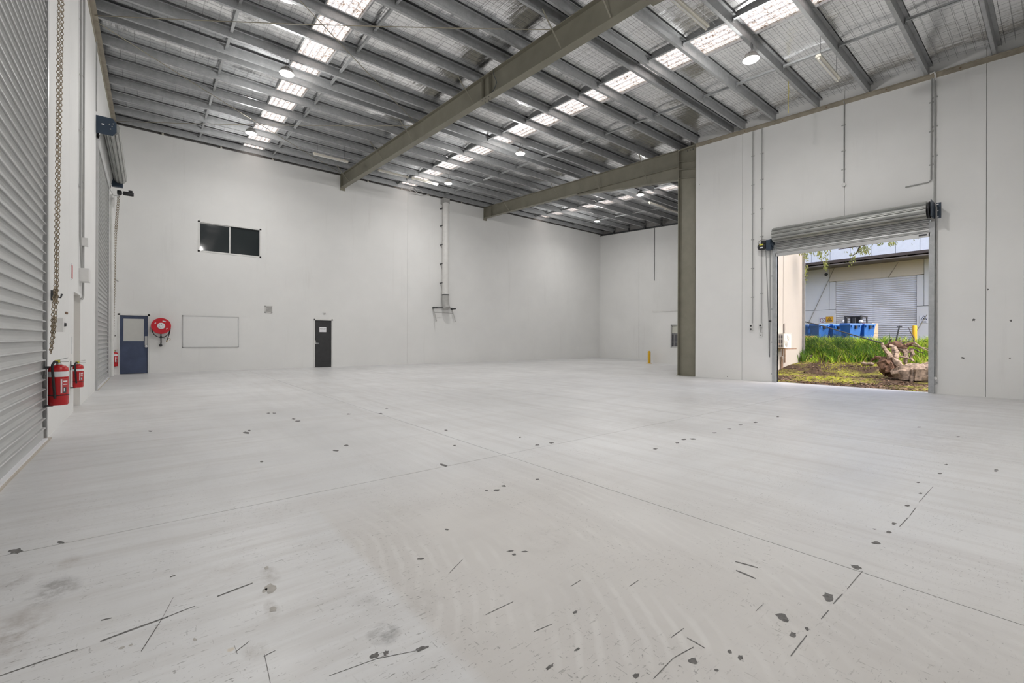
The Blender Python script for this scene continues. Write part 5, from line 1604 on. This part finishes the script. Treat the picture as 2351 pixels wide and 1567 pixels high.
for k, px in enumerate(pxs):
    p = on_x(px, 760, XBIN + (0.75, 0.0, 0.55, 0.0, 0.55)[k])
    o = bn if k == 0 else copy_tree(bn)
    o.location = (p[0], p[1], GZ)
    o.rotation_euler = (0, 0, R(-38 + (k % 3) * 3))
    o['label'] = labs[k]

# orange plastic crates
for k in range(3):
    p = on_x(1852, 780, 26.75)
    c = thing('plastic_crate', ['orange plastic crate at the bottom of the stack by the post', 'orange plastic crate in the middle of the stack by the post', 'orange plastic crate on top of the stack by the post'][k], 'crate', (p[0], p[1], 1.03 + k * 0.155), 'stacked orange crates')
    z = 1.03 + k * 0.155
    MB().box(p[0] - 0.25, p[0] + 0.25, p[1] - 0.24, p[1] + 0.3, z, z + 0.11).build('crate_body', 'crate_orange', c)
    MB().box(p[0] - 0.27, p[0] + 0.27, p[1] - 0.26, p[1] + 0.32, z + 0.11, z + 0.148).build('crate_rim', 'crate_orange', c)

# forklift seen over the bins
XK = 30.2
fk = thing('forklift', 'dark forklift with overhead guard parked behind the blue bins', 'forklift', (XK, on_x(1965, 760, XK)[1], GZ))
yk0, yk1 = on_x(1943, 750, XK)[1], on_x(1983, 750, XK)[1]
zt_ = on_x(1960, 727, XK)[2]
ym = (yk0 + yk1) / 2
MB().box(XK - 0.9, XK + 0.9, yk1, yk0, GZ + 0.25, GZ + 0.95).build('chassis', 'steel_dark', fk)
MB().box(XK + 0.4, XK + 1.0, yk1 + 0.05, yk0 - 0.05, GZ + 0.9, GZ + 1.15).build('counterweight', 'crate_orange', fk)
for yy in (yk0 - 0.04, yk1 + 0.04):
    for dx in (-0.35, 0.75):
        MB().tube([(XK + dx * 1.1, yy, GZ + 0.9), (XK + dx, yy, zt_)], 0.035, 6).build('guard_post', 'steel_dark', fk)
    MB().box(XK - 0.40, XK + 0.80, yy - 0.035, yy + 0.035, zt_ - 0.03, zt_ + 0.05).build('guard_rail', 'steel_dark', fk)
for k in range(5):
    x = XK - 0.36 + k * 0.27
    MB().box(x - 0.025, x + 0.025, yk1, yk0, zt_ - 0.01, zt_ + 0.04).build('guard_bar', 'steel_dark', fk)
for yy in (ym - 0.18, ym + 0.18):
    MB().box(XK - 0.95, XK - 0.85, yy - 0.06, yy + 0.06, GZ + 0.1, zt_ - 0.08).build('mast_rail', 'steel_dark', fk)
MB().box(XK + 0.15, XK + 0.35, ym - 0.25, ym + 0.25, GZ + 0.9, GZ + 1.55).build('seat_back', 'black_plastic', fk)
for yy in (yk0 - 0.02, yk1 + 0.02):
    MB().lathe([(0.05, 0.0), (0.09, 0.05), (0.09, 0.10), (0.0, 0.11)], (XK - 0.55, yy, zt_ - 0.28), axis='x', n=12).build('work_light', 'label_white', fk)
    for dx in (-0.6, 0.6):
        MB().lathe([(0.26, -0.1), (0.28, 0.0), (0.26, 0.1)], (XK + dx, yy, GZ + 0.28), axis='y', n=16).build('wheel', 'rubber', fk)
# cartons
XCt = 29.2
for k in range(4):
    p = on_x(1997 + (k % 2) * 7, 760, XCt + (k % 2) * 0.65)
    z = GZ + (k // 2) * 0.55
    c = thing('carton', ['brown carton low in the stack beside the blue bins', 'pale carton low in the stack before the grey shutter', 'brown carton on top of the stack beside the blue bins', 'pale carton on top of the stack before the grey shutter'][k], 'carton', (p[0], p[1], z), 'stacked cartons by the bins')
    MB().box(p[0] - 0.3, p[0] + 0.3, p[1] - 0.16, p[1] + 0.16, z, z + 0.54).build('carton_body', 'carton', c)
    MB().box(p[0] - 0.302, p[0] - 0.299, p[1] - 0.16, p[1] + 0.16, z + 0.25, z + 0.29).build('packing_tape', 'label_white', c)

# yellow bollard before the neighbour's shutter
XY = 30.5
p = on_x(2100, 760, XY)
yb2 = thing('bollard', 'yellow bollard standing before the grey shutter across the yard', 'bollard', (XY, p[1], GZ))
MB().lathe([(0.095, 0.0), (0.095, on_x(2100, 747, XY)[2] - GZ - 0.02), (0.08, on_x(2100, 747, XY)[2] - GZ), (0.0, on_x(2100, 747, XY)[2] - GZ + 0.01)], (XY, p[1], GZ), n=16).build('post', 'yellow', yb2, smooth=True)
MB().box(XY - 0.16, XY + 0.16, p[1] - 0.16, p[1] + 0.16, GZ - 0.005, GZ + 0.015).build('base_plate', 'yellow', yb2)

# ================================================================== neighbouring warehouse
XN = 33.0
nb = thing('neighbour_warehouse', 'grey warehouse with wide eaves across the yard', 'building', (XN, 6.0, GZ))
dtl, dtr = on_x(1919, 646, XN), on_x(2104, 630, XN)
ND = (dtr[1], dtl[1], 0.0, dtl[2])
zso = on_x(1990, 608, XN)[2]      # where the wall meets the soffit
zj = on_x(1850, 713, XN)[2]
m = MB(); cells_x(m, XN, XN + 0.2, (-14, 16), lambda y: zj, [(ND[0], ND[1], 0.0, 9.0)])
m = MB()
def wallblock(name, y0, y1, z0, z1, mat, x=XN, par=nb):
    return MB().box(x, x + 0.2, y0, y1, z0, z1).build(name, mat, par)
yL1 = on_x(1849, 700, XN)[1]
wallblock('lower_panel', ND[1] + 0.02, 16, GZ - 0.2, zj - 0.012, 'neighbour_grey')
wallblock('upper_panel', ND[1] + 0.35, 16, zj + 0.012, zso + 0.3, 'neighbour_grey')
wallblock('upper_panel', ND[1] + 0.02, ND[1] + 0.33, zj + 0.012, ND[3] - 0.02, 'neighbour_grey')
wallblock('lower_panel', -14, ND[0] - 0.02, GZ - 0.2, zj - 0.012, 'neighbour_grey')
wallblock('upper_panel', -14, ND[0] - 0.32, zj + 0.012, zso + 0.3, 'neighbour_grey')
wallblock('upper_panel', ND[0] - 0.30, ND[0] - 0.02, zj + 0.012, ND[3] - 0.02, 'neighbour_grey')
wallblock('header_panel', ND[0] - 0.30, ND[1] + 0.33, ND[3] + 0.02, zso + 0.3, 'neighbour_cream', XN - 0.01)
MB().box(XN + 0.21, XN + 0.3, -14, 16, GZ - 0.2, 7.5).build('backing', 'fascia_brown', nb)
# its roller shutter
nsh = thing('roller_shutter', 'closed grey slatted roller shutter of the neighbouring warehouse', 'roller shutter', (XN, (ND[0] + ND[1]) / 2, GZ))
PN = 0.115
SN = [(0.0, 0.0), (-0.030, 0.008), (-0.052, 0.032), (-0.048, 0.056), (-0.022, 0.078), (0.0, 0.084), (0.012, 0.098), (0.0, PN - 0.001), (0.02, PN - 0.001), (0.02, 0.0)]
first = MB().prism(SN, 'y', ND[0], ND[1], (XN + 0.10, GZ)).build('slat', 'neighbour_zinc', nsh)
for k in range(1, int((ND[3] - GZ) / PN) + 1):
    part_copy(first, (0, 0, k * PN))
# eaves, fascia, gutter brackets, parapet
XE = XN - 1.35
zf1 = on_x(1990, 588, XE)[2]
MB().box(XE, XN, -14, 16, zso + 0.02, zso + 0.08).build('soffit_board', 'soffit', nb)
MB().hexa([(XE, -14, zf1 - 0.16), (XE + 0.1, -14, zf1 - 0.16), (XE + 0.1, 16, zf1 - 0.16), (XE, 16, zf1 - 0.16)], [(XE, -14, zf1), (XE + 0.1, -14, zf1), (XE + 0.1, 16, zf1), (XE, 16, zf1)]).build('gutter', 'fascia_brown', nb)
MB().hexa([(XE + 0.05, -14, zf1 - 0.14), (XN + 0.1, -14, zso + 0.03), (XN + 0.1, 16, zso + 0.03), (XE + 0.05, 16, zf1 - 0.14)], [(XE + 0.05, -14, zf1 - 0.10), (XN + 0.1, -14, zso + 0.16), (XN + 0.1, 16, zso + 0.16), (XE + 0.05, 16, zf1 - 0.10)]).build('eave_lining', 'soffit', nb)
y = -6.0
while y < 14:
    MB().box(XE + 0.1, XE + 0.35, y - 0.03, y + 0.03, zf1 - 0.26, zf1 - 0.14).build('gutter_bracket', 'fascia_brown', nb)
    y += 0.95
y = -13.0
edges = []
for px in (1863, 1906, 1952, 2002, 2056, 2112):
    edges.append(on_x(px, 580, XE + 0.05)[1])
edges = [16.0] + sorted(edges, reverse=True) + [-1.0, -6.0, -14.0]
for a, b in zip(edges[:-1], edges[1:]):
    MB().box(XE + 0.04, XE + 0.12, b + 0.012, a - 0.012, zf1, zf1 + 1.9).build('parapet_panel', 'parapet', nb)
MB().box(XE + 0.10, XE + 0.16, -14, 16, zf1, zf1 + 1.85).build('parapet_backing', 'pvc_grey', nb)
# stays down the wall and brown downpipe
for (a, b) in (((1926, 592), (1856, 742)), ((2062, 602), (2038, 638)), ((2128, 722), (2098, 770))):
    MB().tube([on_x(a[0], a[1], XN - 0.04), on_x(b[0], b[1], XN - 0.03)], 0.014, 5).build('stay_wire', 'rod_steel', nb)
MB().tube([on_x(1846, 605, XN - 0.1), on_x(1846, 652, XN - 0.1)], 0.06, 8).build('downpipe', 'angle_paint', nb)
MB().lathe([(0.02, 0), (0.10, -0.02), (0.08, -0.10)], (XN, *on_x(1897, 630, XN)[1:]), axis='x', n=10).build('wall_light', 'steel_dark', nb)
# signs on it
def wall_sign(label, px, py, w, h, mat):
    p = on_x(px, py, XN - 0.01)
    t = thing('wall_sign', label, 'sign', p)
    MB().box(XN - 0.02, XN - 0.008, p[1] - w / 2, p[1] + w / 2, p[2] - h / 2, p[2] + h / 2).build('plate', mat, t)
    return t, p
t, p = wall_sign('white square sign with a ringed number five', 1889, 734, 0.36, 0.42, 'label_white')
m = MB()
n = 32
vs = []
for i in range(n):
    a = 2 * math.pi * i / n
    vs += [(XN - 0.024, p[1] + 0.155 * math.cos(a), p[2] - 0.02 + 0.155 * math.sin(a)), (XN - 0.024, p[1] + 0.125 * math.cos(a), p[2] - 0.02 + 0.125 * math.sin(a))]
m.add(vs, [(2 * i, 2 * i + 1, (2 * i + 3) % (2 * n), (2 * i + 2) % (2 * n)) for i in range(n)]).build('ring', 'sign_purple', t)
text('5', 0.24, 'numeral', 'ink', t, (XN - 0.026, p[1], p[2] - 0.02), (R(90), 0, R(-90)))
def triangle(t, p, s, mat):
    m = MB()
    o3 = [(0, s * 0.62), (-s * 0.6, -s * 0.42), (s * 0.6, -s * 0.42)]
    i3 = [(u * 0.68, v * 0.68 - 0.0) for u, v in o3]
    vs = [(XN - 0.024, p[1] + u, p[2] + v) for u, v in o3] + [(XN - 0.024, p[1] + u, p[2] + v) for u, v in i3]
    m.add(vs, [(0, 1, 4, 3), (1, 2, 5, 4), (2, 0, 3, 5)]).build('triangle', mat, t)
    MB().box(XN - 0.025, XN - 0.022, p[1] - s * 0.14, p[1] + s * 0.14, p[2] - s * 0.20, p[2] - s * 0.05).box(XN - 0.025, XN - 0.022, p[1] - s * 0.05, p[1] + s * 0.05, p[2] - s * 0.2, p[2] + s * 0.12).build('pictogram', mat, t)
t, p = wall_sign('amber square sign with a black warning triangle', 1904.5, 733, 0.40, 0.36, 'sign_amber'); triangle(t, p, 0.24, 'ink')
t, p = wall_sign('white sign with a dark warning triangle beyond the shutter', 2121, 732.5, 0.34, 0.42, 'label_white'); triangle(t, (p[0], p[1], p[2] + 0.06), 0.24, 'ink')
for k in range(2):
    MB().box(XN - 0.023, XN - 0.020, p[1] - 0.10, p[1] + 0.10, p[2] - 0.12 - k * 0.05, p[2] - 0.105 - k * 0.05).build('printed_line', 'ink', t)

# ================================================================== air conditioner on the beige wall
pa = on_y(1801, 765, YE - 0.42); pb = on_y(1829, 797, YE - 0.42)
ax0 = pa[0]; ax1 = ax0 + 0.82
az1 = on_y(1801, 766, YE - 0.42)[2]; az0 = az1 - 0.62
ac = thing('air_conditioner', 'white outdoor air conditioner unit on a wall bracket', 'air conditioner', ((ax0 + ax1) / 2, YE, az0))
MB().box(ax0, ax1, YE - 0.40, YE - 0.10, az0, az1).build('casing', 'ac_white', ac); cs = bpy.data.objects[MB.last]
MB().box(ax0 - 0.01, ax1 + 0.01, YE - 0.41, YE - 0.09, az1, az1 + 0.015).build('top_cover', 'ac_white', ac)
MB().box(ax0 - 0.012, ax0 - 0.002, YE - 0.37, YE - 0.12, az0 + 0.04, az1 - 0.03).build('coil_face', 'ac_dark', ac)
for k in range(9):
    z = az0 + 0.07 + k * 0.06
    MB().box(ax0 - 0.02, ax0 - 0.012, YE - 0.37, YE - 0.12, z, z + 0.012).build('coil_guard', 'ac_white', cs)
for k in range(4):
    yy = YE - 0.35 + k * 0.07
    MB().box(ax0 - 0.02, ax0 - 0.012, yy, yy + 0.010, az0 + 0.04, az1 - 0.03).build('coil_guard', 'ac_white', cs)
fcx, fcz = ax0 + 0.32, (az0 + az1) / 2
MB().lathe([(0.0, -0.004), (0.25, -0.004), (0.25, 0.004)], (fcx, YE - 0.405, fcz), axis='y', n=28).build('fan_recess', 'duct_grey', ac)
for r_ in (0.25, 0.20, 0.15, 0.10, 0.05):
    ring = [(fcx + r_ * math.cos(2 * math.pi * i / 20), YE - 0.425, fcz + r_ * math.sin(2 * math.pi * i / 20)) for i in range(21)]
    MB().tube(ring, 0.006, 4, cap=False).build('fan_guard', 'ac_white', cs)
for k in range(4):
    a = k * math.pi / 2 + 0.4
    MB().hexa([(fcx, YE - 0.412, fcz), (fcx + 0.05 * math.cos(a + 1.2), YE - 0.412, fcz + 0.05 * math.sin(a + 1.2)), (fcx + 0.22 * math.cos(a + 0.35), YE - 0.412, fcz + 0.22 * math.sin(a + 0.35)), (fcx + 0.22 * math.cos(a), YE - 0.412, fcz + 0.22 * math.sin(a))],
              [(fcx, YE - 0.416, fcz), (fcx + 0.05 * math.cos(a + 1.2), YE - 0.416, fcz + 0.05 * math.sin(a + 1.2)), (fcx + 0.22 * math.cos(a + 0.35), YE - 0.416, fcz + 0.22 * math.sin(a + 0.35)), (fcx + 0.22 * math.cos(a), YE - 0.416, fcz + 0.22 * math.sin(a))]).build('fan_blade', 'pvc_white', cs)
MB().box(ax0 + 0.64, ax0 + 0.70, YE - 0.406, YE - 0.40, az1 - 0.22, az1 - 0.14).build('badge', 'duct_grey', ac)
for x in (ax0 + 0.08, ax1 - 0.1):
    MB().box(x, x + 0.04, YE - 0.5, YE, az0 - 0.05, az0 - 0.01).build('bracket_arm', 'rust', ac)
MB().box(ax0 - 0.15, ax1 + 0.3, YE - 0.52, YE - 0.46, az0 - 0.06, az0 - 0.01).build('bracket_rail', 'rust', ac)
MB().box(ax0 - 0.75, ax0 - 0.35, YE - 0.05, YE, az0 - 0.25, az0 + 0.35).box(ax0 - 0.70, ax0 - 0.1, YE - 0.30, YE - 0.26, az0 + 0.16, az0 + 0.20).build('bracket_plate', 'rust', ac)
for (px, y0_, y1_, r_, mt_) in ((1802, 742, 766, 0.05, 'render_beige'), (1802, 800, 832, 0.03, 'rust'), (1797, 800, 817, 0.025, 'rust')):
    q0, q1 = on_y(px, y0_, YE - 0.05), on_y(px, y1_, YE - 0.05)
    MB().tube([q0, (q0[0], q0[1], q1[2])], r_, 8).build('pipe_cover', mt_, ac)
q0, q1 = on_y(1794.5, 818, YE - 0.06), on_y(1794.5, 848, YE - 0.06)
gp = MB().tube([(q0[0], q0[1], q0[2]), (q0[0], q0[1], -0.3)], 0.04, 8).tube([(q0[0] + 0.12, q0[1], q0[2] - 0.1), (q0[0] + 0.12, q0[1], -0.3)], 0.025, 8).build('drain_pipe', 'rust')
tag(gp, 'rusty drain pipe low on the beige outside wall', 'pipe')

# ================================================================== gum tree overhanging the yard
gt = thing('gum_tree', 'gum tree with drooping leafy branches over the yard', 'tree', (23.5, -2.5, ground_z(23.5, -2.5)))
MB().tube([(23.5, -2.5, -0.2), (23.6, -2.3, 2.5), (23.4, -1.9, 5.0), (23.6, -1.2, 7.5)], 0.2, 10, radii=[0.28, 0.22, 0.18, 0.12]).build('trunk', 'bark_pale', gt, smooth=True)
XG = 24.0
def gp_(px, py, dx=0.0): return on_x(px, py, XG + dx)
MB().tube([(23.5, -1.7, 6.2), (23.8, 0.5, 6.6), gp_(2060, 520), gp_(2005, 548), gp_(1985, 562), gp_(1960, 566), gp_(1945, 569), gp_(1925, 572)], 0.05, 7, radii=[0.09, 0.08, 0.065, 0.05, 0.04, 0.03, 0.022, 0.015]).build('branch', 'twig_dark', gt, smooth=True)
MB().tube([gp_(1975, 564), gp_(1970, 575), gp_(1966, 581), gp_(1956, 587)], 0.03, 6, radii=[0.045, 0.035, 0.025, 0.012]).build('branch', 'twig_dark', gt, smooth=True)
MB().tube([(23.5, -1.2, 7.2), (23.8, 2.0, 7.4), gp_(1960, 500), gp_(1900, 530), gp_(1870, 560)], 0.05, 6, radii=[0.08, 0.06, 0.045, 0.03, 0.015]).build('branch', 'twig_dark', gt, smooth=True)
def leaves(name, clusters, seed):
    r0 = random.Random(seed)
    m = MB()
    for (px, py, sx, sy, n) in clusters:
        for _ in range(n):
            p = Vector(gp_(px + r0.gauss(0, sx), py + r0.gauss(0, sy), r0.uniform(-0.4, 0.4)))
            l, w = r0.uniform(0.07, 0.13), r0.uniform(0.014, 0.024)
            a = r0.uniform(0, 6.28)
            d = Vector((math.cos(a) * 0.45, math.sin(a) * 0.45, -1)).normalized()
            s_ = d.cross(Vector((math.sin(a), math.cos(a), 0.3))).normalized()
            m.add([p, p + d * l * 0.5 + s_ * w, p + d * l, p + d * l * 0.5 - s_ * w], [(0, 1, 2, 3)])
    m.build(name, 'gum_leaf', gt)
leaves('foliage', [(1848, 582, 4, 6, 60), (1852, 590, 3, 4, 25), (1863, 578, 6, 3, 40), (1881, 578, 4, 5, 80), (1885, 588, 3, 3, 30), (1898, 574, 4, 4, 40), (1897, 590, 2, 5, 18), (1895, 604, 3, 6, 45), (1895, 613, 2, 3, 25), (1851, 618, 2, 9, 40), (1851, 634, 2, 4, 14)], 1)
leaves('foliage', [(1978, 568, 5, 4, 50), (1990, 570, 6, 5, 60), (1974, 576, 3, 4, 25), (1960, 583, 4, 3, 20), (1985, 576, 5, 3, 25), (2021, 558, 4, 2, 18), (2043, 557, 3, 3, 22), (2052, 556, 4, 2, 22), (1962, 594, 5, 3, 14), (1950, 602, 5, 4, 10)], 2)
leaves('foliage', [(1930, 540, 40, 14, 300), (1880, 548, 25, 12, 200), (2060, 520, 40, 12, 250)], 3)

# ================================================================== loose cables under the roof
p = on_x(1922, 118, 12.35)
yc = 4.38
o = MB().tube([(12.55, yc + 0.05, ZR(yc)), (12.56, yc + 0.04, ZR(yc) - 0.25), (12.55, yc + 0.05, ZR(yc) - 0.5), (12.56, yc + 0.05, ZR(yc) - 0.80)], 0.008, 6).build('loose_cable', 'cable_yellow')
tag(o, 'yellow cable end dangling from a purlin near the panel wall', 'cable')
pts = []
for i in range(22):
    a = i * 0.62
    pts.append((10.1 + 0.30 * math.cos(a) + 0.03 * i, 20.40 - 0.03 * math.sin(a * 0.7), ZB - 0.02 + 0.13 * math.sin(a)))
o = MB().tube(pts, 0.012, 6).build('loose_cable', 'pvc_white')
tag(o, 'loose white cable loops at the top of the back wall', 'cable')
xb = 6.83 - 0.012
o = MB().tube([(xb - 0.10, 9.05, ZR(9.05) - 0.02), (xb - 0.11, 9.05, ZR(9.05) - 0.16), (xb - 0.03, 9.02, ZR(9.05) - 0.34), (xb - 0.05, 9.12, ZR(9.05) - 0.5), (xb - 0.09, 9.20, ZR(9.2) - 0.57)], 0.007, 6).build('loose_cable', 'bracket_blue')
tag(o, 'thin blue cable hanging across the web of the first rafter', 'cable')
